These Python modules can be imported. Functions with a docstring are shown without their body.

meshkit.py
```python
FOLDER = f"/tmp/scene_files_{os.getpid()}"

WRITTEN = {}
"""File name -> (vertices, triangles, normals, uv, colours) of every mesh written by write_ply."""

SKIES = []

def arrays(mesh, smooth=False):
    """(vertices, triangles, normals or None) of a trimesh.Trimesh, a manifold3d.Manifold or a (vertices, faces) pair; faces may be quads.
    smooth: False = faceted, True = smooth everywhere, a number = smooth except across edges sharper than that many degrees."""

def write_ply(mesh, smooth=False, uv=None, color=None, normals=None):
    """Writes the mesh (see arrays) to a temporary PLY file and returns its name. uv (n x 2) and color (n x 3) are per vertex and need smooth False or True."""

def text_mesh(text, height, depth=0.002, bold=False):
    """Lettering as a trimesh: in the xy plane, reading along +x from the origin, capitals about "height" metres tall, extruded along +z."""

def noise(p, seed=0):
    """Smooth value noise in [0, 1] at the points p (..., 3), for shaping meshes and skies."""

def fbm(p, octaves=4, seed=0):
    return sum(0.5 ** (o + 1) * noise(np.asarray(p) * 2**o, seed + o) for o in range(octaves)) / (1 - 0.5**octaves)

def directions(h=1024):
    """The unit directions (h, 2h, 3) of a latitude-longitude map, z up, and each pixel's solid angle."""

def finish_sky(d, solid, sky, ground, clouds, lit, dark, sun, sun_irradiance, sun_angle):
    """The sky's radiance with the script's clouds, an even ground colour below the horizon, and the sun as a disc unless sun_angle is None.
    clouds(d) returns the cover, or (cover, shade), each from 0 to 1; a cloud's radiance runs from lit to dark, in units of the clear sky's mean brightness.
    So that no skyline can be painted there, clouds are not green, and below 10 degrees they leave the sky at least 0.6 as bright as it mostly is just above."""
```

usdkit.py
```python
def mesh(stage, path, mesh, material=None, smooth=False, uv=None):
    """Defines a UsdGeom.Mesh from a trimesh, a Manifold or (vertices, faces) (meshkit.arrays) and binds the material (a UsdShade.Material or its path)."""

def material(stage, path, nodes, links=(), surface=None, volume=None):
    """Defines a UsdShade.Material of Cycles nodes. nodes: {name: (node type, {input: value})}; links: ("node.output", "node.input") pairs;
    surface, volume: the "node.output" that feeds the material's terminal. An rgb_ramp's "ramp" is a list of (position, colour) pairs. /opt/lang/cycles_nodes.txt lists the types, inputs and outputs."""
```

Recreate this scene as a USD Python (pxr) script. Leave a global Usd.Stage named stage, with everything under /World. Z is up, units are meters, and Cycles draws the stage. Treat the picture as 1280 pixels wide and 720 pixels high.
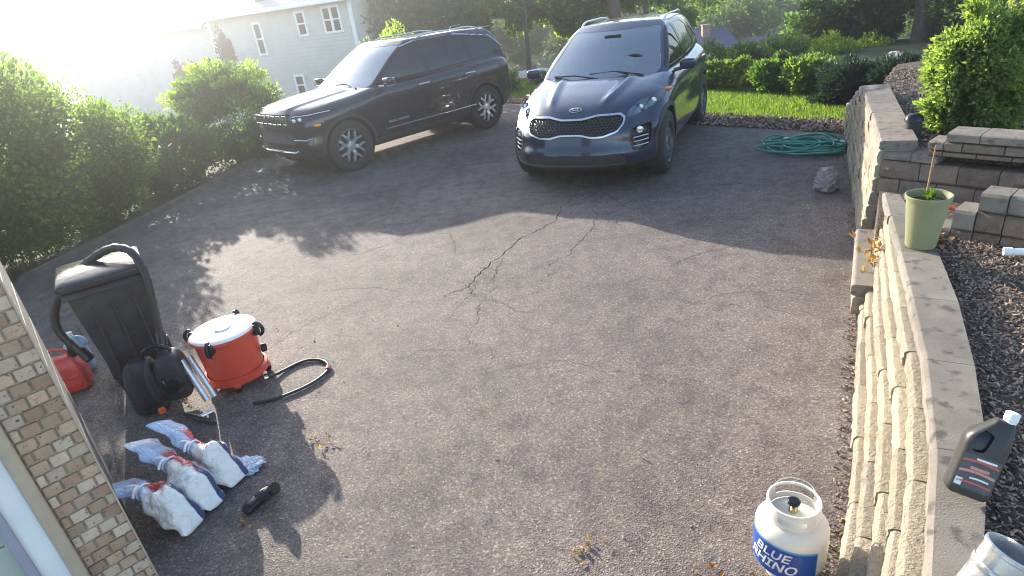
import math, numpy as np, trimesh, usdkit, meshkit
from pxr import Usd, UsdGeom, UsdLux, UsdShade, Gf, Sdf, Vt
from shapely.geometry import Polygon, LineString, Point
from shapely.ops import unary_union
from scipy.spatial import cKDTree

stage = Usd.Stage.CreateInMemory()
UsdGeom.SetStageUpAxis(stage, 'Z'); UsdGeom.SetStageMetersPerUnit(stage, 1.0)
UsdGeom.Xform.Define(stage, '/World'); UsdGeom.Scope.Define(stage, '/World/Looks')
PI = math.pi

# ---------------------------------------------------------------- camera, sky, sun, exposure
F, PITCH, ROLL, H = 764.0, 0.443, 0.134, 2.16
SUN_AZ, SUN_EL = math.radians(-29.0), math.radians(15.5)
SKY, SUN, EXPOSURE = 0.12, 1.25, 1.65
_cp, _sp, _c, _s = math.cos(PITCH), math.sin(PITCH), math.cos(ROLL), math.sin(ROLL)
_r0, _u0, FW = np.array([1.0, 0, 0]), np.array([0, _sp, _cp]), np.array([0, _cp, -_sp])
RT, UP = _c * _r0 - _s * _u0, _s * _r0 + _c * _u0
cam = UsdGeom.Camera.Define(stage, '/World/camera')
cam.CreateHorizontalApertureAttr(36.0); cam.CreateVerticalApertureAttr(20.25)
cam.CreateFocalLengthAttr(36.0 * F / 1280); cam.CreateClippingRangeAttr(Gf.Vec2f(0.05, 2000)); cam.CreateExposureAttr(EXPOSURE)
cam.AddTransformOp().Set(Gf.Matrix4d(*RT, 0, *UP, 0, *(-FW), 0, 0, 0, H, 1))

SUNV = np.array([math.sin(SUN_AZ) * math.cos(SUN_EL), math.cos(SUN_AZ) * math.cos(SUN_EL), math.sin(SUN_EL)])
skymat = usdkit.material(stage, '/World/Looks/sky_look', {
    'sky': ('sky_texture', {'sky_type': 'single_scattering', 'sun_disc': False, 'sun_elevation': SUN_EL, 'sun_rotation': SUN_AZ, 'aerosol_density': 1.2, 'ozone_density': 1.6}),
    'bg': ('background_shader', {'strength': SKY})}, [('sky.color', 'bg.color')], surface='bg.background')
dome = UsdLux.DomeLight.Define(stage, '/World/sky')
UsdShade.MaterialBindingAPI.Apply(dome.GetPrim()).Bind(skymat)
sun = UsdLux.DistantLight.Define(stage, '/World/sun')
sun.CreateAngleAttr(0.5); sun.CreateIntensityAttr(SUN); sun.CreateNormalizeAttr(True); sun.CreateColorAttr(Gf.Vec3f(1.0, 0.92, 0.80))
_sx = np.cross([0, 0, 1.0], SUNV); _sx /= np.linalg.norm(_sx); _sy = np.cross(SUNV, _sx)
sun.AddTransformOp().Set(Gf.Matrix4d(*_sx, 0, *_sy, 0, *SUNV, 0, 0, 0, 20, 1))

def ray(px, py): return (px - 640) / F * RT + (360 - py) / F * UP + FW
def ground(px, py, z=0.0):
    d = ray(px, py); return np.array([0, 0, H]) + (z - H) / d[2] * d
def at(px, py, D): return np.array([0, 0, H]) + D * ray(px, py)
def depth_of(p): return float((np.asarray(p) - [0, 0, H]) @ FW)

# ---------------------------------------------------------------- scene helpers
_used = {}
def free(parent, name):
    key = parent + '/' + name
    n = _used.get(key, 0); _used[key] = n + 1
    return key if n == 0 else f'{key}_{n:03d}'
def tag(p, label=None, cat=None, group=None, kind=None):
    p = stage.GetPrimAtPath(p) if isinstance(p, str) else p
    for k, v in (('label', label), ('category', cat), ('group', group), ('kind', kind)):
        if v: p.SetCustomDataByKey(k, v)
    return p
def thing(name, label, cat, loc=(0, 0, 0), rz=0.0, group=None):
    path = free('/World', name)
    x = UsdGeom.Xform.Define(stage, path)
    x.AddTranslateOp().Set(Gf.Vec3d(*map(float, loc)))
    if rz: x.AddRotateZOp().Set(math.degrees(rz))
    tag(x.GetPrim(), label, cat, group)
    return path
def obj(name, mesh, mat, parent='/World', smooth=False, label=None, cat=None, group=None, kind=None, loc=None, isl=0):
    if hasattr(mesh, 'out'): mesh = mesh.out()
    path = free(parent, name)
    m = usdkit.mesh(stage, path, mesh, mat, smooth=smooth)
    if mat is not None and str(mat.GetPath()) in _varied:
        n = len(m.GetPointsAttr().Get()); _count[0] += 1; g_ = np.random.default_rng(_count[0] * 7919)
        if 'leaf' in str(mat.GetPath()): isl = isl or 4
        val = np.repeat(g_.random(n // isl + 1), isl)[:n] if isl else np.full(n, g_.random())
        UsdGeom.PrimvarsAPI(m).CreatePrimvar('rnd', Sdf.ValueTypeNames.FloatArray, 'vertex').Set(Vt.FloatArray.FromNumpy(val.astype(np.float32)))
    if loc is not None: UsdGeom.Xformable(m).AddTranslateOp().Set(Gf.Vec3d(*map(float, loc)))
    if mat is not None and ('leaf' in str(mat.GetPath()) or 'glass' in str(mat.GetPath())): m.CreateDoubleSidedAttr(True)
    tag(m.GetPrim(), label, cat, group, kind)
    return path
def obj_each(name, mesh, mat, parent, **k):
    """One part per connected piece of a mesh."""
    v, f = mesh.out() if hasattr(mesh, 'out') else mesh
    from scipy.sparse import coo_matrix
    from scipy.sparse.csgraph import connected_components
    u, inv = np.unique(np.round(v, 6), axis=0, return_inverse=True); inv = inv.ravel()
    g = inv[f]; e = np.vstack([g[:, [0, 1]], g[:, [1, 2]]])
    n, lab = connected_components(coo_matrix((np.ones(len(e)), (e[:, 0], e[:, 1])), (len(u), len(u))), False)
    out = []
    for c in np.unique(lab[g[:, 0]]):
        ff = f[lab[g[:, 0]] == c]
        if len(ff) < 6: continue
        w, i2 = np.unique(ff, return_inverse=True); out.append(obj(name, (v[w], i2.reshape(ff.shape)), mat, parent, **k))
    return out
def struct(name, mesh, mat, smooth=False): return obj(name, mesh, mat, smooth=smooth, kind='structure')

# ---------------------------------------------------------------- mesh helpers
class MB:
    def __init__(s): s.v, s.f, s.n = [], [], 0
    def add(s, v, f):
        v = np.asarray(v, float); f = np.asarray(f, int)
        if f.shape[1] == 4: f = np.vstack([f[:, [0, 1, 2]], f[:, [0, 2, 3]]])
        s.v.append(v); s.f.append(f + s.n); s.n += len(v); return s
    def mesh(s, m, T=None):
        m = m if hasattr(m, 'vertices') else trimesh.Trimesh(*m.out(), process=False)
        v = np.array(m.vertices)
        if T is not None: v = v @ np.asarray(T)[:3, :3].T + np.asarray(T)[:3, 3]
        return s.add(v, m.faces)
    def box(s, c, size, rz=0.0, ch=0.0):
        v, f = cbox(size, ch)
        return s.add(rotz(v, rz) + np.asarray(c), f)
    def tube(s, pts, r, n=8, cap=True): return s.add(*tube(pts, r, n, cap))
    def cyl(s, a, b, r, n=16): return s.tube([a, b], r, n)
    def lathe(s, prof, n=32, c=(0, 0, 0), R=None):
        v, f = lathe(prof, n)
        if R is not None: v = v @ np.asarray(R).T
        return s.add(v + np.asarray(c), f)
    def out(s): return np.vstack(s.v), np.vstack(s.f)
def rotz(v, a):
    c, s_ = math.cos(a), math.sin(a); v = np.asarray(v, float)
    return np.stack([c * v[..., 0] - s_ * v[..., 1], s_ * v[..., 0] + c * v[..., 1], v[..., 2]], -1)
_cbcache = {}
def cbox(size, ch=0.0):
    key = (tuple(np.round(size, 4)), ch)
    if key in _cbcache: return _cbcache[key]
    hx, hy, hz = np.asarray(size, float) / 2
    if ch <= 0:
        m = trimesh.creation.box(size)
    else:
        ch = min(ch, hx * .9, hy * .9, hz * .9)
        p = []
        for sx in (-1, 1):
            for sy in (-1, 1):
                for sz in (-1, 1):
                    for k in range(3):
                        q = np.array([hx, hy, hz]); q -= ch; q[k] += ch
                        p.append(q * [sx, sy, sz])
        m = trimesh.Trimesh(p).convex_hull
    _cbcache[key] = np.array(m.vertices), np.array(m.faces)
    return _cbcache[key]
def tube(pts, r, n=8, cap=True):
    p = np.asarray(pts, float); m = len(p)
    t = np.gradient(p, axis=0) if m > 2 else np.repeat([p[1] - p[0]], 2, 0)
    t = t / (np.linalg.norm(t, axis=1, keepdims=True) + 1e-12)
    a = np.cross(t[0], [0, 0, 1.0]); a = a if np.linalg.norm(a) > 1e-3 else np.array([1.0, 0, 0]); A = []
    for i in range(m):
        a = a - t[i] * (a @ t[i]); a /= np.linalg.norm(a) + 1e-12; A.append(a)
    A = np.array(A); B = np.cross(t, A); ang = np.arange(n) * 2 * PI / n
    r = np.broadcast_to(r, (m,))
    v = p[:, None] + r[:, None, None] * (np.cos(ang)[None, :, None] * A[:, None] + np.sin(ang)[None, :, None] * B[:, None])
    i, j = np.meshgrid(np.arange(m - 1), np.arange(n), indexing='ij')
    q = np.stack([i * n + j, i * n + (j + 1) % n, (i + 1) * n + (j + 1) % n, (i + 1) * n + j], -1).reshape(-1, 4)
    f = np.vstack([q[:, [0, 1, 2]], q[:, [0, 2, 3]]]); v = v.reshape(-1, 3)
    if cap:
        v = np.vstack([v, p[0], p[-1]]); k = len(v)
        J = np.arange(n); K = (J + 1) % n
        f = np.vstack([f, np.stack([K, J, np.full(n, k - 2)], 1), np.stack([J + (m - 1) * n, K + (m - 1) * n, np.full(n, k - 1)], 1)])
    return v, f
def lathe(prof, n=32):
    p = np.asarray(prof, float); m = len(p); ang = np.arange(n) * 2 * PI / n
    v = np.stack([p[:, None, 0] * np.cos(ang), p[:, None, 0] * np.sin(ang), np.repeat(p[:, 1:2], n, 1)], -1).reshape(-1, 3)
    i, j = np.meshgrid(np.arange(m - 1), np.arange(n), indexing='ij')
    q = np.stack([i * n + j, i * n + (j + 1) % n, (i + 1) * n + (j + 1) % n, (i + 1) * n + j], -1).reshape(-1, 4)
    return v, np.vstack([q[:, [0, 1, 2]], q[:, [0, 2, 3]]])
def smooth_path(pts, n=60, closed=False):
    from scipy.interpolate import CubicSpline
    p = np.asarray(pts, float)
    d = np.r_[0, np.cumsum(np.linalg.norm(np.diff(p, axis=0), axis=1))]
    return CubicSpline(d, p)(np.linspace(0, d[-1], n))
def flat(poly, z=0.0):
    """A shapely polygon as a flat triangulated sheet."""
    v, f = [], []; n = 0
    for g in getattr(poly, 'geoms', [poly]):
        if g.area < 1e-6: continue
        a, b = trimesh.creation.triangulate_polygon(g, engine='earcut')
        v.append(a); f.append(b + n); n += len(a)
    v, f = np.vstack(v), np.vstack(f)
    return np.c_[v, np.full(len(v), z)], f
def prism(pts, z0, z1):
    m = trimesh.creation.extrude_polygon(Polygon(pts), z1 - z0, engine='earcut'); m.apply_translation([0, 0, z0])
    return m
def sstep(x, a, b):
    t = np.clip((x - a) / (b - a), 0, 1); return t * t * (3 - 2 * t)
def axis_R(d):
    """Rotation taking +z to d."""
    d = np.asarray(d, float) / np.linalg.norm(d); a = np.cross([0, 0, 1.0], d)
    if np.linalg.norm(a) < 1e-6: return np.eye(3) * (1 if d[2] > 0 else -1)
    a /= np.linalg.norm(a); return np.stack([a, np.cross(d, a), d], 1)

# ---------------------------------------------------------------- materials
_mats = {}
_varied = set()
_count = [0]
def pm(name, c1, c2=None, scale=6.0, rough=0.6, metal=0.0, bump=0.0, bscale=60.0, bdist=0.01, coat=0.0, vary=0.0, detail=5.0, spec=0.5, c3=None, s3=40.0, p3=(0.55, 0.62), obj_space=False, rvar=0.0, island=False):
    """Principled look: two colours mixed by noise, optional speckle colour c3, bump, and a per-object value shift."""
    if name in _mats: return _mats[name]
    c2 = c1 if c2 is None else c2
    N = {'g': ('geometry', {}), 'p': ('principled_bsdf', {'roughness': rough, 'metallic': metal, 'coat_weight': coat, 'coat_roughness': 0.04, 'specular_ior_level': spec})}
    pos = 'g.position'
    if obj_space:
        N['tc'] = ('texture_coordinate', {}); pos = 'tc.object'
    L = []
    N['n1'] = ('noise_texture', {'scale': scale, 'detail': detail, 'roughness': 0.6}); L.append((pos, 'n1.vector'))
    N['r1'] = ('rgb_ramp', {'ramp': [(0.32, c1), (0.68, c2)]}); L.append(('n1.fac', 'r1.fac'))
    col = 'r1.color'
    if c3 is not None:
        N['n3'] = ('noise_texture', {'scale': s3, 'detail': 3.0}); L.append((pos, 'n3.vector'))
        N['r3'] = ('rgb_ramp', {'ramp': [(p3[0], (0, 0, 0)), (p3[1], (1, 1, 1))]}); L.append(('n3.fac', 'r3.fac'))
        N['m3'] = ('mix_color', {'b': c3}); L += [('r3.color', 'm3.fac'), (col, 'm3.a')]; col = 'm3.result'
    if vary:
        _varied.add('/World/Looks/' + name); N['oi'] = ('attribute', {'attribute': 'rnd'}); N['mr'] = ('map_range', {'from_min': 0.0, 'from_max': 1.0, 'to_min': 1 - vary, 'to_max': 1 + vary})
        N['hs'] = ('hsv', {'hue': 0.5, 'saturation': 1.0, 'fac': 1.0})
        L += [('oi.fac', 'mr.value'), ('mr.result', 'hs.value'), (col, 'hs.color')]; col = 'hs.color'
    L.append((col, 'p.base_color'))
    if rvar:
        N['rr'] = ('map_range', {'from_min': 0.3, 'from_max': 0.7, 'to_min': max(0.02, rough - rvar), 'to_max': min(1, rough + rvar)}); L += [('n1.fac', 'rr.value'), ('rr.result', 'p.roughness')]
    if bump:
        N['nb'] = ('noise_texture', {'scale': bscale, 'detail': 4.0, 'roughness': 0.65}); N['bp'] = ('bump', {'strength': bump, 'distance': bdist})
        L += [(pos, 'nb.vector'), ('nb.fac', 'bp.height'), ('bp.normal', 'p.normal')]
    _mats[name] = usdkit.material(stage, '/World/Looks/' + name, N, L, surface='p.BSDF')
    return _mats[name]
def leafm(name, dark, light, transl=0.35, rough=0.5):
    if name in _mats: return _mats[name]
    _varied.add('/World/Looks/' + name)
    N = {'g': ('attribute', {'attribute': 'rnd'}), 'r': ('rgb_ramp', {'ramp': [(0.0, dark), (0.6, tuple((np.array(dark) + light) / 2)), (1.0, light)]}),
         'p': ('principled_bsdf', {'roughness': rough, 'specular_ior_level': 0.3}), 't': ('translucent_bsdf', {}), 'mx': ('mix_closure', {'fac': transl}),
         'br': ('mix_color', {'blend_type': 'multiply', 'fac': 1.0, 'b': (1.5, 1.7, 0.6)})}
    L = [('g.fac', 'r.fac'), ('r.color', 'p.base_color'), ('r.color', 'br.a'), ('br.result', 't.color'), ('p.BSDF', 'mx.closure1'), ('t.BSDF', 'mx.closure2')]
    _mats[name] = usdkit.material(stage, '/World/Looks/' + name, N, L, surface='mx.closure')
    return _mats[name]
def panem(name, tint, ior=1.5):
    if name in _mats: return _mats[name]
    N = {'t': ('transparent_bsdf', {'color': tint}), 'g': ('glossy_bsdf', {'color': (0.86, 0.95, 1.0), 'roughness': 0.015}), 'f': ('fresnel', {'IOR': ior}), 'm': ('mix_closure', {})}
    _mats[name] = usdkit.material(stage, '/World/Looks/' + name, N, [('f.fac', 'm.fac'), ('t.BSDF', 'm.closure1'), ('g.BSDF', 'm.closure2')], surface='m.closure')
    return _mats[name]

# ---------------------------------------------------------------- terrain
def h(x, y):
    r = np.hypot(np.asarray(x, float) * 0.8, y)
    z = -0.07 - 5.2 * sstep(r, 14, 62) + 14.0 * sstep(r, 85, 190)
    return z
ang = np.linspace(-1.9, 1.9, 150)
rad = np.r_[np.linspace(0.0, 16, 22), np.geomspace(17, 420, 70)]
A_, R_ = np.meshgrid(ang, rad, indexing='ij')
X_, Y_ = R_ * np.sin(A_), R_ * np.cos(A_) - 2.0
Z_ = h(X_, Y_) + 0.25 * (meshkit.fbm(np.stack([X_ / 9, Y_ / 9, X_ * 0], -1), 3) - 0.5) * sstep(R_, 16, 30)
i, j = np.meshgrid(np.arange(len(ang) - 1), np.arange(len(rad) - 1), indexing='ij')
n_ = len(rad); q_ = np.stack([i * n_ + j, i * n_ + j + 1, (i + 1) * n_ + j + 1, (i + 1) * n_ + j], -1).reshape(-1, 4)
m_soil = pm('rough_grass_soil', (0.035, 0.05, 0.018), (0.07, 0.085, 0.03), scale=0.7, rough=0.95, bump=0.6, bscale=8, bdist=0.05)
struct('ground', (np.stack([X_, Y_, Z_], -1).reshape(-1, 3), q_), m_soil, smooth=True)

rng = np.random.default_rng(7)
def g2(px, py, z=0.0): return ground(px, py, z)[:2]

# driveway, with the cracks cut right through the asphalt
drive = Polygon([(-2.4, -3.0), (-3.9, 2.5), (-5.3, 6.4), (-4.85, 8.4), (-4.35, 11.4), (-4.4, 15.2), (-1.2, 15.8), (0.7, 13.9), (2.35, 11.3), (3.3, 9.45), (4.62, 7.9), (3.5, 5.4), (2.85, 3.5), (1.9, 1.2), (1.2, -3.0)])
def jag(pts, w, amp=0.035, seed=0, step=0.05):
    r = np.random.default_rng(seed)
    p = np.asarray(pts, float); d = np.r_[0, np.cumsum(np.linalg.norm(np.diff(p, axis=0), axis=1))]
    s = np.arange(0, d[-1], step * r.uniform(0.7, 1.3)); s = np.r_[s, d[-1]]
    c = np.stack([np.interp(s, d, p[:, k]) for k in (0, 1)], 1)
    walk = np.cumsum(r.normal(0, amp * 0.45, len(s))); walk -= np.linspace(walk[0], walk[-1], len(s))
    t = np.gradient(c, axis=0); t /= np.linalg.norm(t, axis=1, keepdims=True); nrm = np.stack([-t[:, 1], t[:, 0]], 1)
    c = c + nrm * (walk + r.normal(0, amp * 0.25, len(s)))[:, None]
    wd = w * np.clip(0.55 + 0.9 * r.random(len(s)) * np.sin(np.linspace(0.15, PI - 0.15, len(s))) ** 0.5, 0.15, 2)
    return Polygon(np.vstack([c + nrm * wd[:, None] / 2, (c - nrm * wd[:, None] / 2)[::-1]])).buffer(0)
crack_px = [([(702, 263), (673, 290), (653, 303), (628, 320), (607, 343), (590, 361), (562, 369)], 0.028), ([(748, 266), (740, 284), (722, 303), (707, 320), (690, 335)], 0.018),
            ([(607, 343), (585, 370), (566, 392), (545, 405)], 0.012), ([(1062, 404), (1010, 396), (950, 386), (895, 380), (850, 372), (800, 368)], 0.012),
            ([(640, 224), (590, 240), (535, 250), (480, 262), (430, 280)], 0.024), ([(700, 236), (745, 240), (790, 262)], 0.02), ([(705, 224), (670, 226), (640, 224)], 0.025), ([(640, 205), (600, 208), (560, 222), (520, 240)], 0.02),
            ([(420, 286), (375, 300), (330, 312), (290, 330)], 0.02), ([(560, 465), (530, 458), (500, 463), (470, 474)], 0.008), ([(640, 390), (612, 415), (580, 432)], 0.007),
            ([(500, 255), (470, 240), (430, 236), (385, 243)], 0.015), ([(700, 263), (715, 245), (745, 238)], 0.02), ([(590, 361), (640, 372), (690, 366), (730, 371)], 0.007)]
cracks = [jag([g2(*p) for p in pts], w * .38, seed=k) for k, (pts, w) in enumerate(crack_px)]
for k in range(55):                                                 # the crumbled patches around the crack junctions
    c = g2(*[(598, 356), (625, 330), (660, 300), (585, 372), (690, 272), (742, 285)][k % 6]) + rng.normal(0, 0.11, 2)
    a = np.sort(rng.random(7)) * 2 * PI; cracks.append(Polygon(c + np.stack([np.cos(a), np.sin(a)], 1) * rng.uniform(0.003, 0.012, (7, 1))).buffer(0))
for k in range(46):                                                 # finer hairline cracks
    c = np.array([rng.uniform(-3.8, 2.6), rng.uniform(3.3, 10.8)]); a = rng.uniform(0, PI); L0 = rng.uniform(.25, 1.3)
    q = [c]
    for t in range(4): a += rng.normal(0, .45); q.append(q[-1] + L0 / 4 * np.array([math.cos(a), math.sin(a)]))
    cracks.append(jag(q, (.0022 + .0009 * c[1]), .03, 400 + k, .04))
surface = drive.difference(unary_union(cracks))
N = {'g': ('geometry', {}), 'big': ('noise_texture', {'scale': 0.9, 'detail': 6.0, 'roughness': 0.6}), 'rb': ('rgb_ramp', {'ramp': [(0.34, (0.145, 0.122, 0.108)), (0.5, (0.188, 0.159, 0.141)), (0.68, (0.232, 0.197, 0.174))]}),
     'v': ('voronoi_texture', {'scale': 120.0, 'randomness': 1.0}), 'sp': ('separate_color', {}), 'rs': ('rgb_ramp', {'ramp': [(0.0, (0.5, 0.48, 0.5)), (0.35, (0.82, 0.80, 0.82)), (0.7, (1.0, 0.99, 0.99)), (0.85, (1.25, 1.2, 1.14)), (0.94, (1.55, 1.48, 1.42)), (1.0, (2.1, 2.02, 1.95))]}),
     'mul': ('mix_color', {'blend_type': 'multiply', 'fac': 0.9, 'use_clamp': False}), 'mid': ('noise_texture', {'scale': 7.0, 'detail': 5.0}), 'rm': ('rgb_ramp', {'ramp': [(0.3, (0.74, 0.72, 0.74)), (0.52, (1, 1, 1)), (0.72, (1.12, 1.10, 1.05))]}), 'mul2': ('mix_color', {'blend_type': 'multiply', 'fac': 1.0, 'use_clamp': False}),
     'mo': ('noise_texture', {'scale': 2.3, 'detail': 8.0, 'roughness': 0.75}), 'rmo': ('rgb_ramp', {'ramp': [(0.615, (0, 0, 0)), (0.70, (0.65, 0.65, 0.65))]}), 'moss': ('mix_color', {'b': (0.15, 0.12, 0.04)}),
     'bn': ('noise_texture', {'scale': 160.0, 'detail': 4.0, 'roughness': 0.7}), 'add': ('math', {'math_type': 'add'}), 'bp': ('bump', {'strength': 0.6, 'distance': 0.007}), 'p': ('principled_bsdf', {'roughness': 0.82, 'specular_ior_level': 0.35})}
L = [('g.position', 'big.vector'), ('big.fac', 'rb.fac'), ('g.position', 'v.vector'), ('v.color', 'sp.color'), ('sp.r', 'rs.fac'), ('rb.color', 'mul.a'), ('rs.color', 'mul.b'), ('g.position', 'mid.vector'), ('mid.fac', 'rm.fac'), ('mul.result', 'mul2.a'), ('rm.color', 'mul2.b'),
     ('g.position', 'mo.vector'), ('mo.fac', 'rmo.fac'), ('rmo.color', 'moss.fac'), ('mul2.result', 'moss.a'), ('moss.result', 'p.base_color'), ('g.position', 'bn.vector'), ('bn.fac', 'add.value1'), ('v.distance', 'add.value2'), ('add.value', 'bp.height'), ('bp.normal', 'p.normal')]
m_asphalt = usdkit.material(stage, '/World/Looks/asphalt', N, L, surface='p.BSDF')
av, af = flat(surface, 0.0)
struct('driveway', (av, af), m_asphalt)
m_dirt = pm('dark_dirt', (0.045, 0.04, 0.035), (0.085, 0.075, 0.06), scale=9, rough=0.95, bump=0.5, bscale=90)
struct('driveway_bedding', flat(drive.buffer(0.12), -0.022), m_dirt)

# mulch strip and lawn behind the driveway
e0, e1 = np.array([4.72, 7.75]), np.array([0.6, 14.0])
strip = Polygon([(5.2, 7.3), (4.62, 7.9), (3.3, 9.45), (2.35, 11.3), (0.7, 13.9), (-1.2, 15.8), (-0.9, 16.3), (1.1, 14.4), (2.8, 11.75), (3.75, 9.95), (5.05, 8.45), (5.6, 7.9)])
m_mulch = pm('bark_mulch_soil', (0.045, 0.03, 0.022), (0.13, 0.095, 0.07), scale=28, rough=0.95, bump=0.9, bscale=55, bdist=0.03, c3=(0.2, 0.155, 0.12), s3=70, p3=(0.57, 0.62))
struct('mulch_strip', flat(strip, 0.0), m_mulch)
lawn = Polygon([(5.6, 7.9), (5.05, 8.45), (3.75, 9.95), (2.8, 11.75), (1.1, 14.4), (-0.9, 16.3), (-1.0, 18.5), (2.0, 17.0), (4.3, 13.6), (5.4, 11.6), (6.4, 10.2), (7.5, 9.0), (6.6, 7.4)])
m_lawn = pm('lawn_soil', (0.07, 0.11, 0.025), (0.12, 0.17, 0.045), scale=3, rough=0.9, bump=0.5, bscale=40, bdist=0.02)
struct('lawn', flat(lawn, 0.004), m_lawn)
def scatter(poly, n, rng):
    x0, y0, x1, y1 = poly.bounds; out = []
    import shapely
    while len(out) < n:
        p = rng.uniform((x0, y0), (x1, y1), (n, 2)); p = p[shapely.contains_xy(poly, p[:, 0], p[:, 1])]
        out += list(p)
    return np.array(out[:n])
def blades(pts, z, hgt, wid, rng, lean=0.6):
    n = len(pts); a = rng.random(n) * 2 * PI; hh = hgt * rng.uniform(0.5, 1.2, n)
    b = np.c_[pts, np.full(n, z)]; side = np.stack([np.cos(a), np.sin(a), 0 * a], 1) * wid
    b2 = rng.random(n) * 2 * PI; tip = b + np.stack([np.cos(b2) * hh * lean * rng.random(n), np.sin(b2) * hh * lean * rng.random(n), hh], 1)
    v = np.stack([b - side, b + side, tip], 1).reshape(-1, 3)
    return v, np.arange(3 * n).reshape(-1, 3)
m_grass = leafm('grass_leaf', (0.11, 0.17, 0.03), (0.25, 0.32, 0.07), 0.5)
obj('lawn_grass', blades(scatter(lawn, 42000, rng), 0.003, 0.06, 0.007, rng), m_grass, label='bright green mown grass of the small lawn behind the driveway', cat='grass', kind='stuff', isl=3)
def flakes(pts, z, L_, W_, T_, rng, tilt=0.5):
    """Bark chips: thin bent wedges, one island each."""
    n = len(pts)
    base = np.array([[-.5, -.4, 0], [.5, -.5, 0], [.45, .5, 0], [-.5, .35, 0], [-.35, -.25, 1], [.4, -.3, 1], [.3, .3, 1], [-.4, .25, 1]])
    f = np.array([[4, 5, 6, 7], [0, 1, 5, 4], [1, 2, 6, 5], [2, 3, 7, 6], [3, 0, 4, 7]])
    s = np.stack([L_ * rng.uniform(0.4, 1.5, n), W_ * rng.uniform(0.5, 1.4, n), T_ * rng.uniform(0.6, 1.6, n)], 1)
    v = base[None] * s[:, None]
    t = rng.normal(0, tilt, n); c, s_ = np.cos(t)[:, None], np.sin(t)[:, None]
    v = np.stack([c * v[..., 0] - s_ * v[..., 2], v[..., 1], s_ * v[..., 0] + c * v[..., 2]], -1)
    a = rng.random(n) * 2 * PI; c, s_ = np.cos(a)[:, None], np.sin(a)[:, None]
    v = np.stack([c * v[..., 0] - s_ * v[..., 1], s_ * v[..., 0] + c * v[..., 1], v[..., 2]], -1)
    zz = np.broadcast_to(z, (n,)) if np.ndim(z) < 2 else z
    v += np.c_[pts, zz + 0.3 * L_ * np.abs(np.sin(t))][:, None]
    return v.reshape(-1, 3), (f[None] + 8 * np.arange(n)[:, None, None]).reshape(-1, 4)
m_chip = pm('bark_chip', (0.15, 0.10, 0.073), (0.34, 0.25, 0.185), scale=25, rough=0.85, vary=0.8, island=True)
obj('strip_mulch_chips', flakes(scatter(strip, 5200, rng), 0.004, 0.06, 0.03, 0.014, rng), m_chip, label='brown bark chips of the strip between driveway and lawn', cat='mulch', kind='stuff', isl=8)

# ---------------------------------------------------------------- block retaining walls
BLK = [pm('wall_block_%d' % k, *c, scale=26, rough=0.9, bump=1.0, bscale=75, bdist=0.014, vary=0.16, c3=c3, s3=30, p3=(0.6, 0.72)) for k, (c, c3) in enumerate([
    (((0.28, 0.235, 0.17), (0.37, 0.315, 0.23)), (0.25, 0.2, 0.15)), (((0.25, 0.215, 0.165), (0.35, 0.30, 0.235)), (0.42, 0.34, 0.2)), (((0.31, 0.26, 0.18), (0.39, 0.335, 0.24)), (0.24, 0.22, 0.2))])]
BLKD = [pm('brown_wall_block_%d' % k, a, b, scale=20, rough=0.9, bump=0.9, bscale=80, bdist=0.012, vary=0.14) for k, (a, b) in enumerate([((0.15, 0.112, 0.085), (0.21, 0.16, 0.125)), ((0.17, 0.128, 0.098), (0.23, 0.175, 0.135))])]  # brown blocks, colour darkened further to deepen the shade on these wall faces
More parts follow.
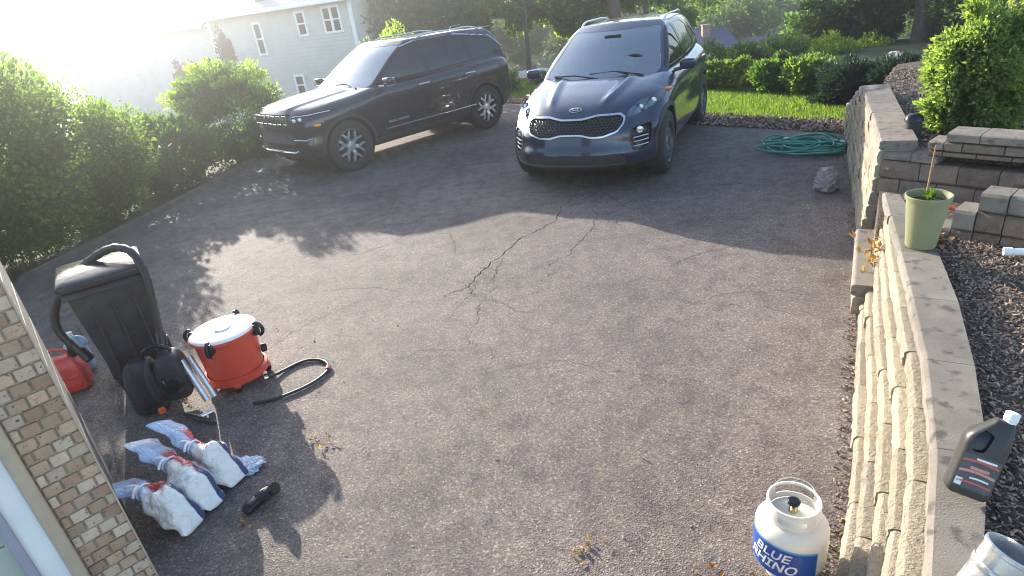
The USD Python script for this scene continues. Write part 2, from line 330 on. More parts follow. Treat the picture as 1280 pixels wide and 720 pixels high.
CAPM = [pm('wall_cap_%d' % k, a, b, scale=8, rough=0.9, bump=0.5, bscale=160, bdist=0.006, vary=0.1, c3=(0.09, 0.08, 0.07), s3=17, p3=(0.56, 0.7)) for k, (a, b) in enumerate([((0.155, 0.135, 0.115), (0.215, 0.19, 0.16)), ((0.17, 0.15, 0.125), (0.23, 0.20, 0.17))])]
def block(a, b, back_a, back_b, z0, z1, rough, seed, nx=6, nz=4, bulge=0.0):
    """One split-face block: plan corners front a-b, back; the front is broken stone, the other faces plain."""
    r = np.random.default_rng(seed)
    a, b, back_a, back_b = (np.asarray(q, float) for q in (a, b, back_a, back_b))
    prof = [(0, z0 + (z1 - z0) * k / nz) for k in range(nz + 1)]
    prof[0] = (0.013, z0 + 0.002); prof[-1] = (0.011, z1 - 0.002); prof[1] = (0.0, z0 + (z1 - z0) * .14); prof[-2] = (0.0, z0 + (z1 - z0) * .86)
    prof = prof + [(0.03, z1), (1, z1), (1, z0)]
    V = []; out = (a + b) / 2 - (back_a + back_b) / 2; out /= np.linalg.norm(out)
    for k in range(nx + 1):
        t = k / nx; fa = a + (b - a) * t; ba = back_a + (back_b - back_a) * t
        for q, (u, z) in enumerate(prof):
            if q <= nz:
                w = math.sin(PI * min(1, max(0, q / nz))) ** 0.5 * (0.75 if k in (0, nx) else 1.0)
                d = rough * (meshkit.fbm(np.array([fa[0] * 24 + seed, fa[1] * 24, z * 40]), 4) - 0.4) * 2.0 * (0.3 + .7 * w) + bulge * w
                p = fa + out * (d - u)
            else:
                p = fa + (ba - fa) * (u if u == 1 else 0.1)
            V.append([p[0], p[1], z])
    m = len(prof); Fc = []
    for k in range(nx):
        for q in range(m):
            q2 = (q + 1) % m; Fc.append([k * m + q, (k + 1) * m + q, (k + 1) * m + q2, k * m + q2])
    V = np.array(V); tri = np.vstack([np.array(Fc)[:, [0, 2, 1]], np.array(Fc)[:, [0, 3, 2]]])
    for e in (0, nx):
        V = np.vstack([V, V[e * m:(e + 1) * m].mean(0)]); c = len(V) - 1
        for q in range(m): tri = np.vstack([tri, [[e * m + q, e * m + (q + 1) % m, c] if e else [e * m + (q + 1) % m, e * m + q, c]]])
    t = trimesh.Trimesh(V, tri, process=False); t.fix_normals() if t.volume < 0 else None
    if t.volume < 0: t.invert()
    return np.array(t.vertices), np.array(t.faces)
def pline(pts):
    p = np.asarray(pts, float); d = np.r_[0, np.cumsum(np.linalg.norm(np.diff(p, axis=0), axis=1))]
    return lambda s: np.array([np.interp(s, d, p[:, 0]), np.interp(s, d, p[:, 1])]), d[-1]
def course(parent, front, depth_, z0, z1, length, off, rough, seed, mats, name='block', s0=0.0, s1=None, back=None, gap=0.003, nx=6, nz=4, side=1):
    """Lays blocks along the plan line front (a function of arc length); back faces lie depth_ behind (to the right of travel when side=1)."""
    fn, tot = front; s1 = tot if s1 is None else s1
    edges = [s0] + [x for x in np.arange(s0 + off, s1 - 0.3 * length, length) if x > s0 + 0.3 * length * 0.5] + [s1]
    r = np.random.default_rng(seed)
    for k in range(len(edges) - 1):
        u0, u1 = edges[k] + gap, edges[k + 1] - gap
        a, b = fn(u0), fn(u1); t = (b - a) / np.linalg.norm(b - a); nrm = np.array([t[1], -t[0]]) * side
        j = r.normal(0, 0.004) * nrm
        ba, bb = (a + nrm * depth_, b + nrm * depth_) if back is None else (back(u0 / tot), back(u1 / tot))
        obj(name, block(a + j, b + j, ba, bb, z0, z1, rough, seed * 100 + k, nx=nx, nz=nz), mats[int(r.integers(len(mats)))], parent, smooth=14)
def lerp_line(P, Q, t, n=40):
    fp, lp = pline(P); fq, lq = pline(Q)
    return pline([(1 - t) * fp(lp * u) + t * fq(lq * u) for u in np.linspace(0, 1, n)])

# near wall, running away from the camera along the right edge of the driveway
ZC = 0.55
foot = [g2(*p) for p in [(1028, 775), (1036, 735), (1046, 690), (1055, 625), (1061, 560), (1065, 480), (1067, 425), (1073, 372), (1082, 335), (1090, 300)]]
capf = [g2(*p, ZC) for p in [(1150, 775), (1158, 735), (1164, 690), (1168, 625), (1167, 560), (1161, 480), (1152, 425), (1138, 372), (1127, 330), (1117, 290), (1105, 240)]]
capb = [g2(*p, ZC) for p in [(1215, 775), (1228, 725), (1236, 650), (1237, 580), (1232, 520), (1222, 475), (1211, 419), (1199, 380), (1184, 339), (1164, 297), (1124, 243)]]
foot, capf, capb = ([p[0] + (p[0] - p[2]) / np.linalg.norm(p[0] - p[2]) * 1.3] + p for p in (foot, capf, capb))
w1 = thing('retaining_wall', 'long low block retaining wall in full sun beside the propane tank, with a wide flat cap', 'retaining wall')
zz = np.linspace(0.0, ZC - 0.075, 6)
for k in range(5):
    ln = lerp_line(foot, capf, (zz[k] + zz[k + 1]) / 2 / ZC)
    course(w1, ln, 0.2, zz[k] - (0.05 if k == 0 else 0), zz[k + 1], 0.44, 0.22 * (k % 2) + 0.11, 0.015, 11 + k, BLK, s1=ln[1] - (0.62, 0.5, 0.3, 0.15, 0.05)[k], nx=26, nz=6)
fb, lb = pline(capb)
course(w1, pline(capf), 0.2, ZC - 0.075, ZC, 0.6, 0.25, 0.012, 21, CAPM, name='cap_stone', back=lambda u: fb(lb * u), nx=16, gap=.0018)
ff, lf = pline(capf)
core = Polygon(np.vstack([[ff(lf * u) + np.array([0.10, -0.02]) for u in np.linspace(0, 0.985, 24)], [fb(lb * u) + np.array([-0.02, 0.01]) for u in np.linspace(0.985, 0, 24)]])).buffer(0)
if core.geom_type != 'Polygon': core = max(core.geoms, key=lambda g: g.area)
obj('rubble_core', prism(core.exterior.coords[:-1], 0.0, ZC - 0.08), m_dirt, w1)
# the single low block in front of the wall's far end
lb_ = thing('low_wall_block', 'single low block at the foot of the wall, below the dry leaves', 'wall block')
p0, p1 = g2(1063, 392), g2(1068, 318)
nr = np.array([(p1 - p0)[1], -(p1 - p0)[0]]); nr /= np.linalg.norm(nr)
obj('block', block(p0, p1, p0 + nr * 0.2, p1 + nr * 0.2, -0.02, 0.13, 0.02, 5), BLK[1], lb_, smooth=38)
obj('cap_stone', block(p0 + nr * -.01, p1 - nr * .01, p0 + nr * 0.22, p1 + nr * 0.22, 0.132, 0.215, 0.012, 6), CAPM[1], lb_, smooth=38)

# far wall, taller
ZF = 0.84
f0, f1 = np.array([2.86, 4.50]), np.array([4.78, 8.22]); fd = (f1 - f0) / np.linalg.norm(f1 - f0); LF = np.linalg.norm(f1 - f0)
fn_ = np.array([fd[1], -fd[0]])
w2 = thing('retaining_wall', 'taller block retaining wall by the green hose, its top stepping down towards the lawn', 'retaining wall')
nc = 7; hz = (ZF - 0.07) / nc
for k in range(nc):
    o = fn_ * 0.008 * k
    end = LF - (0.0 if k < 3 else (k - 2) * 0.34)
    course(w2, pline([f0 + o, f0 + fd * LF + o]), 0.22, hz * k - (0.08 if k == 0 else 0), hz * (k + 1), 0.34, 0.17 * (k % 2) + 0.05, 0.016, 40 + k, BLK, s1=end)
o = fn_ * 0.05
course(w2, pline([f0 + o, f1 + o]), 0.24, ZF - 0.07, ZF, 0.42, 0.2, 0.014, 51, CAPM, name='cap_stone', s1=LF - 1.75, nx=4)
for k in range(4):
    course(w2, pline([f0 + o * .6, f1 + o * .6]), 0.24, hz * (6 - k) + 0.002, hz * (6 - k) + 0.07, 0.40, 0.6, 0.012, 55 + k, CAPM, name='cap_stone', s0=LF - 1.75 + 0.34 * k + 0.03, s1=LF - 1.75 + 0.34 * (k + 1), nx=3)
# branch wall, climbing to the right in steps; its face looks at the camera
aa = math.radians(37); bd = np.array([math.sin(aa), -math.cos(aa)]); bn = np.array([bd[1], -bd[0]]) * -1  # bn: away from the camera
b0 = f0 + fn_ * 0.05 + bd * 0.02
w3 = thing('retaining_wall', 'shaded block wall behind the flower pot, climbing to the right in steps below the big bush', 'retaining wall')
steps = [(0.0, 0.40, 0.765), (0.34, 0.54, 0.865), (0.46, 1.9, 0.93)]
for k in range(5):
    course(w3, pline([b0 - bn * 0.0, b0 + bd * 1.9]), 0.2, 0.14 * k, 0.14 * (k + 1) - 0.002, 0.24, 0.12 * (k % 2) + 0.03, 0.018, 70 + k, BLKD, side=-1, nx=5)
course(w3, pline([b0, b0 + bd * 0.37]), 0.2, 0.70, 0.765, 0.2, 0.2, 0.012, 80, CAPM, name='cap_stone', side=-1, nx=4)
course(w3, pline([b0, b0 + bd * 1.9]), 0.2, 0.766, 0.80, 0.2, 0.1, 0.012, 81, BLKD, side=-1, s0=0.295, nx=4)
course(w3, pline([b0, b0 + bd * 1.9]), 0.2, 0.801, 0.865, 0.2, 0.1, 0.012, 82, CAPM, name='cap_stone', side=-1, s0=0.29, s1=0.47, nx=4)
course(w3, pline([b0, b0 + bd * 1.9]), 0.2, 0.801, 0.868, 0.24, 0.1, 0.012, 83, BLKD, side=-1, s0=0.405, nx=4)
course(w3, pline([b0, b0 + bd * 1.9]), 0.21, 0.869, 0.935, 0.27, 0.2, 0.012, 84, CAPM, name='cap_stone', side=-1, s0=0.40, nx=4)
# small stepped wall in front of it
c0 = np.array([2.70, 3.50]); cd = np.array([math.sin(aa), -math.cos(aa)])
w4 = thing('retaining_wall', 'short wall of stepped blocks rising from the mulch at the right edge', 'retaining wall')
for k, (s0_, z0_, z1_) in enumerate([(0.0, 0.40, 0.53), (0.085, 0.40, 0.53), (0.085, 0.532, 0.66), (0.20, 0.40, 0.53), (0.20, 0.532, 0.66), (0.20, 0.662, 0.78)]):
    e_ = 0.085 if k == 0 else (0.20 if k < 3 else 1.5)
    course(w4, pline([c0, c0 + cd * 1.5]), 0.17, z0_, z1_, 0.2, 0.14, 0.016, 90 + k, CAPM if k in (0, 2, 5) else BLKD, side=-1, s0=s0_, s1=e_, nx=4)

# planting beds behind the walls
def bedmesh(pts, z0, z1, mat, name):
    return struct(name, prism(pts, z0, z1), mat)
cb = [fb(lb * u) for u in np.linspace(0, 0.93, 18)]
lower_bed = [tuple(p + np.array([-0.03, 0])) for p in cb] + [(2.62, 3.95), (2.9, 4.4), (3.1, 4.1), (3.6, 3.4), (5.5, 1.5), (4.5, -1.8), (1.2, -1.8)]
bedmesh(lower_bed, 0.02, 0.475, m_mulch, 'lower_planting_bed')
ub = [tuple(b0 + bn * 0.17 + bd * 0.02), tuple(f0 + fn_ * 0.26 + fd * 0.3), tuple(f0 + fn_ * 0.26 + fd * 2.9), (5.4, 8.2), (7.0, 8.3), (9.0, 6.0), (7.5, 2.0), tuple(b0 + bd * 1.9 + bn * 0.17)]
bedmesh(ub, 0.02, 0.74, m_mulch, 'upper_planting_bed')
lbp, ubp = Polygon(lower_bed).buffer(0).difference(core.buffer(0.02)), Polygon(ub)
near = lbp.intersection(Point(1.9, 1.9).buffer(1.9))
obj('bed_mulch_chips', flakes(scatter(near, 26000, rng), 0.472, 0.026, 0.009, 0.004, rng, 0.55), m_chip, label='grey brown bark mulch covering the bed behind the low wall', cat='mulch', kind='stuff', isl=8)
obj('upper_mulch_chips', flakes(scatter(ubp.intersection(Point(3.6, 5.2).buffer(3.2)), 16000, rng), 0.737, 0.035, 0.014, 0.006, rng, 0.5), m_chip, label='bark mulch in the raised bed at the foot of the big bush', cat='mulch', kind='stuff', isl=8)

# ---------------------------------------------------------------- garage corner at the left
C0 = np.array([-1.75, 2.02]); gb = math.radians(42); gd = np.array([-math.cos(gb), -math.sin(gb)]); gn = np.array([-gd[1], gd[0]]) * 1.0
if gn @ (-C0) < 0: gn = -gn                                          # towards the camera
def G(u, w, z): return np.array([*(C0 + gd * u + gn * w), z])
def gbox(mb, u0, u1, w0, w1, z0, z1, ch=0.0):
    c = G((u0 + u1) / 2, (w0 + w1) / 2, (z0 + z1) / 2); mb.box(c, (abs(u1 - u0), abs(w1 - w0), abs(z1 - z0)), math.atan2(gd[1], gd[0]), ch)
m_mortar = pm('mortar', (0.33, 0.265, 0.205), (0.42, 0.345, 0.27), scale=30, rough=0.95, bump=0.5, bscale=150)
BRK = [pm('brick_%d' % k, a, b, scale=22, rough=0.9, bump=0.6, bscale=120, bdist=0.006, vary=0.18, c3=(0.13, 0.085, 0.06), s3=45, p3=(0.63, 0.7)) for k, (a, b) in enumerate([((0.40, 0.265, 0.175), (0.49, 0.34, 0.235)), ((0.36, 0.23, 0.15), (0.44, 0.295, 0.20)), ((0.47, 0.345, 0.25), (0.56, 0.43, 0.32)), ((0.31, 0.18, 0.115), (0.37, 0.24, 0.165))])]
m_tan = pm('tan_trim_paint', (0.40, 0.31, 0.22), (0.46, 0.36, 0.26), scale=12, rough=0.55, bump=0.15)
m_white = pm('white_trim_paint', (0.72, 0.73, 0.74), (0.8, 0.8, 0.8), scale=6, rough=0.5)
m_door = pm('grey_green_door_paint', (0.36, 0.40, 0.36), (0.40, 0.43, 0.39), scale=3, rough=0.55, bump=0.12, bscale=300)
gp = thing('garage_wall', 'brick corner of the garage at the lower left, with tan trim and a grey green door', 'garage wall')
bw = 0.195
mb = MB(); gbox(mb, 0.004, bw + 0.02, -0.25, -0.012, -0.1, 2.5); core_ = obj('mortar_wall', mb, m_mortar, gp)
rb = np.random.default_rng(3); ch_ = 0.054
for c in range(46):
    z0 = -0.02 + ch_ * c
    cuts = [0, 0.065, 0.13, bw] if c % 2 == 0 else [0, 0.032, 0.097, 0.162, bw]
    for k in range(len(cuts) - 1):
        mb = MB(); w = 0.0 + rb.normal(0, 0.0018)
        gbox(mb, cuts[k] + (0.0035 if k else 0), cuts[k + 1] - 0.0035, -0.06, w, z0 + 0.0035, z0 + ch_ - 0.0035, 0.0035)
        obj('brick', mb, BRK[int(rb.integers(4)) if rb.random() < .8 else 2], gp)
mb = MB(); gbox(mb, -0.005, 0.002, -0.27, 0.006, -0.05, 2.5, 0.002); obj('corner_bead', mb, m_tan, gp)
mb = MB(); gbox(mb, bw + 0.002, bw + 0.048, -0.05, 0.022, -0.1, 2.5, 0.006); obj('tan_trim', mb, m_tan, gp)
mb = MB(); gbox(mb, bw + 0.05, bw + 0.155, -0.055, -0.01, -0.1, 2.5, 0.004); obj('white_jamb', mb, m_white, gp)
mb = MB(); gbox(mb, bw + 0.13, bw + 0.165, -0.012, 0.008, -0.1, 2.5, 0.004); obj('weather_strip', mb, pm('purple_grey_vinyl', (0.3, 0.28, 0.34)), gp)
d_ = MB()
for k in range(5): gbox(d_, bw + 0.16, bw + 2.6, -0.09, -0.035, -0.02 + 0.53 * k, 0.505 + 0.53 * k, 0.01)
obj('door_panel', d_, m_door, gp)
# the garage's side wall, seen almost edge on
sd_ = C0 / np.linalg.norm(C0); sd_ = np.array([sd_[0] * math.cos(.042) + sd_[1] * math.sin(.042), -sd_[0] * math.sin(.042) + sd_[1] * math.cos(.042)])
m_side = pm('grey_side_paint', (0.12, 0.112, 0.105), (0.16, 0.15, 0.14), scale=5, rough=0.6)
for k in range(13):
    a_ = C0 + sd_ * .02; b_ = C0 + sd_ * 1.15; mb = MB(); c_ = (a_ + b_) / 2 + np.array([-sd_[1], sd_[0]]) * .03
    mb.box([*c_, .09 + .2 * k], (1.13, .04, .196), math.atan2(sd_[1], sd_[0]), .006); obj('side_board', mb, m_side, gp)

# ---------------------------------------------------------------- cars: shells cut into panels
def rounded_box(x0, x1, W, r, res, hh=1.0, rz=None):
    """Unit-height rounded box grid; z runs 0..hh."""
    size = np.array([x1 - x0, 2 * W, hh]); hf = size / 2
    V, Fc, n = [], [], 0
    for ax in range(3):
        o = [k for k in range(3) if k != ax]
        n0, n1 = [max(4, int(round(size[k] / res))) for k in o]
        for sg in (-1, 1):
            a, b = np.meshgrid(np.linspace(-1, 1, n0 + 1), np.linspace(-1, 1, n1 + 1), indexing='ij')
            p = np.zeros((n0 + 1, n1 + 1, 3)); p[..., ax] = sg; p[..., o[0]] = a; p[..., o[1]] = b
            ii, jj = np.meshgrid(np.arange(n0), np.arange(n1), indexing='ij'); w = n1 + 1
            q = np.stack([ii * w + jj, (ii + 1) * w + jj, (ii + 1) * w + jj + 1, ii * w + jj + 1], -1).reshape(-1, 4)
            if (sg > 0) == (ax == 1): q = q[:, ::-1]
            V.append(p.reshape(-1, 3) * hf); Fc.append(q + n); n += (n0 + 1) * w
    V = np.vstack(V); Fc = np.vstack(Fc); Fc = np.vstack([Fc[:, [0, 1, 2]], Fc[:, [0, 2, 3]]])
    m = trimesh.Trimesh(V, Fc, process=False); m.merge_vertices(digits_vertex=6)
    V = np.array(m.vertices); rr = np.array([r, r, (r if rz is None else rz)])
    inner = np.clip(V, -hf + rr, hf - rr); d = (V - inner) / rr; l = np.linalg.norm(d, axis=1, keepdims=True)
    V = inner + rr * np.where(l > 0, d / np.maximum(l, 1e-9), 0)
    V += [(x0 + x1) / 2, 0, hh / 2]
    return V, np.array(m.faces)
def vnorm(v, f):
    n = np.zeros_like(v); fn = np.cross(v[f[:, 1]] - v[f[:, 0]], v[f[:, 2]] - v[f[:, 0]])
    for k in range(3): np.add.at(n, f[:, k], fn)
    return n / np.maximum(np.linalg.norm(n, axis=1, keepdims=True), 1e-12)
def split(m, s):
    """Cuts a mesh (v, f) where the vertex values s change sign: (negative side, positive side)."""
    v, f = m; s = np.where(np.abs(s) < 1e-7, 1e-7, s); neg = s[f] < 0; c = neg.sum(1)
    fin, fout = [f[c == 3]], [f[c == 0]]; V = [v]; n = len(v); cache = {}; extra = []
    def mid(a, b):
        nonlocal n
        k = (a, b) if a < b else (b, a)
        if k not in cache:
            t = s[a] / (s[a] - s[b]); extra.append(v[a] + t * (v[b] - v[a])); cache[k] = n; n += 1
        return cache[k]
    A, B = [], []
    for q in f[(c == 1) | (c == 2)]:
        g = s[q] < 0; one = g.sum() == 1
        k = int(np.argmax(g)) if one else int(np.argmin(g))
        a, b, d = q[k], q[(k + 1) % 3], q[(k + 2) % 3]; ab, ad = mid(a, b), mid(a, d)
        t1, t2 = [[a, ab, ad]], [[ab, b, d], [ab, d, ad]]
        (A if one else B).extend(t1); (B if one else A).extend(t2)
    if extra: V.append(np.array(extra))
    V = np.vstack(V)
    def pack(fs, add):
        ff = np.vstack([fs[0], np.array(add, int).reshape(-1, 3)])
        u, inv = np.unique(ff, return_inverse=True)
        return V[u], inv.reshape(ff.shape).astype(int)
    return pack(fin, A), pack(fout, B)
def sd_poly(P, pts):
    """Signed distance of points P (n,2) to a closed polygon, negative inside."""
    pts = np.asarray(pts, float); d = np.full(len(P), 1e9); ins = np.zeros(len(P), bool)
    for k in range(len(pts)):
        a, b = pts[k], pts[(k + 1) % len(pts)]; e = b - a; w = P - a
        t = np.clip((w @ e) / (e @ e), 0, 1); d = np.minimum(d, np.linalg.norm(w - t[:, None] * e, axis=1))
        cnd = ((a[1] <= P[:, 1]) & (P[:, 1] < b[1])) | ((b[1] <= P[:, 1]) & (P[:, 1] < a[1]))
        with np.errstate(divide='ignore', invalid='ignore'):
            xi = a[0] + (P[:, 1] - a[1]) * e[0] / np.where(e[1] == 0, 1e-12, e[1])
        ins ^= cnd & (P[:, 0] < xi)
    return np.where(ins, -d, d)
def rpoly(pts, r=0.03):
    p = Polygon(pts); p = p.buffer(-r).buffer(2 * r).buffer(-r)
    return np.array(p.exterior.coords)[:-1][::2]
def sd_line(P, pts):
    d = np.full(len(P), 1e9); pts = np.asarray(pts, float)
    for a, b in zip(pts[:-1], pts[1:]):
        e = b - a; w = P - a; t = np.clip((w @ e) / (e @ e), 0, 1); d = np.minimum(d, np.linalg.norm(w - t[:, None] * e, axis=1))
    return d
def shell(m, th):
    """Moves a cut panel along its normals by th and closes its rim back to where it was."""
    v, f = m; n = vnorm(v, f); e = np.sort(np.vstack([f[:, [0, 1]], f[:, [1, 2]], f[:, [2, 0]]]), 1)
    d = np.vstack([f[:, [0, 1]], f[:, [1, 2]], f[:, [2, 0]]])
    u, inv, cnt = np.unique(e, axis=0, return_inverse=True, return_counts=True); rim = d[cnt[inv.ravel()] == 1]
    k = len(v); v2 = np.vstack([v + n * th, v])
    q = np.vstack([np.stack([rim[:, 1], rim[:, 0], rim[:, 0] + k], 1), np.stack([rim[:, 1], rim[:, 0] + k, rim[:, 1] + k], 1)])
    return v2, np.vstack([f, q])
def carpaint(name, c, c2, mtl=0.35):
    return pm(name, c, c2, scale=2.5, rough=0.26, metal=mtl, coat=1.0, rvar=0.06, obj_space=True)
m_kia = carpaint('blue_grey_metallic_paint', (0.010, 0.018, 0.040), (0.013, 0.022, 0.047))
m_jeep = carpaint('black_paint', (0.006, 0.007, 0.011), (0.009, 0.010, 0.014), 0.1)
m_blackp = pm('black_plastic', (0.018, 0.018, 0.02), (0.028, 0.028, 0.03), scale=12, rough=0.55, obj_space=True)
m_gloss = pm('gloss_black', (0.008, 0.008, 0.01), rough=0.12)
m_dark = pm('dark_cabin', (0.012, 0.012, 0.014), (0.02, 0.02, 0.022), rough=0.8)
m_seat = pm('seat_leather', (0.035, 0.034, 0.034), (0.05, 0.048, 0.046), rough=0.6)
m_tyre = pm('tyre_rubber', (0.018, 0.018, 0.018), (0.032, 0.03, 0.028), scale=20, rough=0.85, obj_space=True)
m_chrome = pm('chrome', (0.75, 0.76, 0.78), rough=0.12, metal=1.0)
m_satin = pm('satin_aluminium', (0.62, 0.62, 0.63), (0.7, 0.7, 0.7), rough=0.3, metal=0.9)
m_rimdark = pm('dark_rim_metal', (0.09, 0.09, 0.10), rough=0.35, metal=0.8)
m_refl = pm('lamp_reflector', (0.5, 0.52, 0.55), (0.7, 0.72, 0.74), scale=14, rough=0.15, metal=0.85)
m_lamp = pm('lamp_lens_white', (0.75, 0.77, 0.8), rough=0.08, coat=1.0)
m_amber = pm('amber_lens', (0.8, 0.22, 0.02), rough=0.15, coat=1.0)
m_red = pm('red_lens', (0.35, 0.01, 0.01), rough=0.12, coat=1.0)
m_ws = panem('windscreen_glass', (0.32, 0.37, 0.40), 4.5)
m_sideg = panem('privacy_glass', (0.10, 0.11, 0.11), 1.7)
m_lampglass = panem('lamp_cover_glass', (0.85, 0.87, 0.88), 1.5)

def wheel(parent, x, y, R, W, style, rimR):
    """A wheel at (x, y): tyre with rim and hub as its sub-parts."""
    sg = 1 if y > 0 else -1
    Rm = np.array([[1, 0, 0], [0, 0, sg], [0, -sg, 0]], float).T if False else np.array([[1, 0, 0], [0, 0, 1.0 * sg], [0, 1.0, 0]])
    c = np.array([x, y, R]); hw = W / 2
    prof = [(rimR - .01, -hw * .8), (rimR, -hw * .92), (R * .9, -hw), (R - .022, -hw * .92), (R, -hw * .72), (R, -hw * .3), (R - .008, -hw * .28), (R - .008, -hw * .22), (R, -hw * .2), (R, hw * .2), (R - .008, hw * .22), (R - .008, hw * .28), (R, hw * .3), (R, hw * .72), (R - .022, hw * .92), (R * .9, hw), (rimR + .012, hw * .95), (rimR - .008, hw * .8), (rimR - .012, -hw * .8)]
    v, f = lathe(prof, 56); v = v @ Rm.T
    wp = obj('wheel', (v + c, f), m_tyre, parent, smooth=40)
    mb = MB(); v, f = lathe([(rimR - .004, hw * .8), (rimR + .006, hw * .93), (rimR - .012, hw * .96), (rimR - .03, hw * .7), (rimR - .035, -hw * .6), (0.001, -hw * .55)], 56); mb.add(v @ Rm.T + c, f)
    obj('rim_barrel', mb, m_rimdark, wp, smooth=35)
    mb = MB()
    def spoke(pts, w0, w1, t=0.03):
        # pts in the wheel plane (x, z) with outward offset
        p = np.array([[a, b, o] for a, b, o in pts]); k = len(p)
        tt = np.gradient(p[:, :2], axis=0); tt /= np.linalg.norm(tt, axis=1, keepdims=True); nn = np.stack([-tt[:, 1], tt[:, 0]], 1)
        w = np.linspace(w0, w1, k)[:, None] / 2
        a, b = p[:, :2] + nn * w, p[:, :2] - nn * w; ai, bi = p[:, :2] + nn * (w + .008), p[:, :2] - nn * (w + .008)
        ring = np.stack([np.c_[a, p[:, 2]], np.c_[b, p[:, 2]], np.c_[bi, p[:, 2] - t], np.c_[ai, p[:, 2] - t]], 1)
        v = ring.reshape(-1, 3); q = []
        for i2 in range(k - 1):
            for j2 in range(4): q.append([i2 * 4 + j2, i2 * 4 + (j2 + 1) % 4, (i2 + 1) * 4 + (j2 + 1) % 4, (i2 + 1) * 4 + j2])
        q += [[0, 3, 2, 1], [k * 4 - 4, k * 4 - 3, k * 4 - 2, k * 4 - 1]]
        mb.add(np.stack([v[:, 0], v[:, 2] * sg, v[:, 1]], 1) + c, q)
    n = 6 if style == 'y' else 5
    o1 = hw * .78
    for k in range(n):
        a = 2 * PI * k / n + (0.25 if style == 'y' else 0.3)
        def pt(r, da, o): return (r * math.cos(a + da), r * math.sin(a + da), o)
        if style == 'y':
            spoke([pt(.04, 0, o1 - .02), pt(rimR * .55, 0, o1)], .06, .05)
            for sgn in (-1, 1): spoke([pt(rimR * .5, 0, o1), pt(rimR * .72, sgn * .24, o1), pt(rimR - .006, sgn * .30, o1 - .005)], .034, .034)
        else:
            for sgn in (-1, 1): spoke([pt(.05, sgn * .25, o1 - .025), pt(rimR * .55, sgn * .13, o1 - .005), pt(rimR - .004, sgn * .17, o1)], .045, .028)
    v, f = lathe([(rimR - .016, o1), (rimR + .001, o1 + .012), (rimR + .004, o1), (rimR - .016, o1 - .02)], 56); mb.add(v @ Rm.T + c, f)
    v, f = lathe([(.075, o1 - .045), (.07, o1 - .012), (.035, o1 - .006), (.03, o1), (.001, o1 + .002)], 24); mb.add(v @ Rm.T + c, f)
    obj('rim', mb, m_satin if style == 'y' else pm('grey_alloy', (0.33, 0.33, 0.35), rough=0.3, metal=0.9), wp)
    mb = MB(); v, f = lathe([(rimR - .08, -hw * .1), (rimR - .08, hw * .1), (.06, hw * .1), (.06, -hw * .1), (rimR - .08, -hw * .1)], 40); mb.add(v @ Rm.T + c, f)
    obj('brake_disc', mb, m_rimdark, wp)
    return wp

class Car:
    """Lower body and cabin as two warped rounded boxes, cut into panels, glass and trim."""
    def __init__(s, name, label, group, loc, rz, sc):
        s.p = thing(name, label, 'car', loc, rz, group); UsdGeom.Xformable(stage.GetPrimAtPath(s.p)).AddScaleOp().Set(Gf.Vec3f(sc))
    def build_lower(s, x0, x1, W, r, res, warp):
        v, f = rounded_box(x0, x1, W, r, res, 1.0, 0.16); s.low = (s.trim(warp(v)), f)
    def build_cab(s, x0, x1, W, r, res, warp):
        v, f = rounded_box(x0, x1, W, r, res, 1.0, 0.22); s.cab = (s.trim(warp(v)), f)
    over = None
    def trim(s, v):
        if s.over:
            a, kf, b, kr = s.over; x = v[:, 0]; v[:, 0] = np.where(x > a, a + (x - a) * kf, np.where(x < b, b + (x - b) * kr, x))
        return v
    def cut(s, which, sdf):
        m = getattr(s, which); n = vnorm(*m); a, b = split(m, sdf(m[0], n)); setattr(s, which, b)
        return a
    def tree(s, nx=0.15):
        n = vnorm(*s.low); k = n[:, 0] > nx; s._v = s.low[0][k]; s._n = n[k]; s._t = cKDTree(s._v[:, 1:]); return s
    def front(s, y, z):
        d, i2 = s._t.query([y, z]); return s._v[i2], s._n[i2]
def side_sdf(pts, ny=0.35, lo=None):
    def fn(v, n):
        d = sd_poly(v[:, [0, 2]], pts); return np.where(np.abs(n[:, 1]) > ny, d, np.maximum(d, 0.02))
    return fn
def front_sdf(pts, mirror=True, nx=0.2, xmin=1.2):
    def fn(v, n):
        y = np.abs(v[:, 1]) if mirror else v[:, 1]
        d = sd_poly(np.stack([y, v[:, 2]], 1), pts); return np.where((n[:, 0] > nx) & (v[:, 0] > xmin), d, np.maximum(d, 0.02))
    return fn
def line_sdf(lines, w, axes=(0, 2), cond=lambda v, n: np.abs(n[:, 1]) > 0.35):
    def fn(v, n):
        d = np.min([sd_line(v[:, list(axes)], l) for l in lines], 0) - w; return np.where(cond(v, n), d, np.maximum(d, 0.02))
    return fn
def arch_sdf(xs, z, R, flat=1.0):
    def fn(v, n):
        d = np.min([np.hypot(v[:, 0] - x, (v[:, 2] - z)) for x in xs], 0) - R; return np.where(np.abs(v[:, 1]) > 0.45, d, np.maximum(d, 0.02))
    return fn
def liners(car, xs, y0, y1, z, R):
    mb = MB()
    for x in xs:
        for sg in (-1, 1):
            a = np.linspace(-0.5, PI + 0.5, 26); p = np.stack([x + R * np.cos(a), 0 * a, z + R * np.sin(a)], 1)
            v = np.vstack([p + [0, sg * y0, 0], p + [0, sg * y1, 0], [[x, sg * y0, z]]]); k = len(a); q = []
            for i2 in range(k - 1): q += [[i2, i2 + 1, k + i2 + 1], [i2, k + i2 + 1, k + i2], [i2, i2 + 1, 2 * k]]
            mb.add(v, q)
    obj_each('wheel_arch_liner', mb, m_dark, car.p)

def pw(x, table):
    t = sorted(table); return np.interp(x, [a for a, _ in t], [b for _, b in t])
from scipy.interpolate import PchipInterpolator
def pc(x, table):
    t = sorted(table); xs = [a for a, _ in t]; return PchipInterpolator(xs, [b for _, b in t])(np.clip(x, xs[0], xs[-1]))

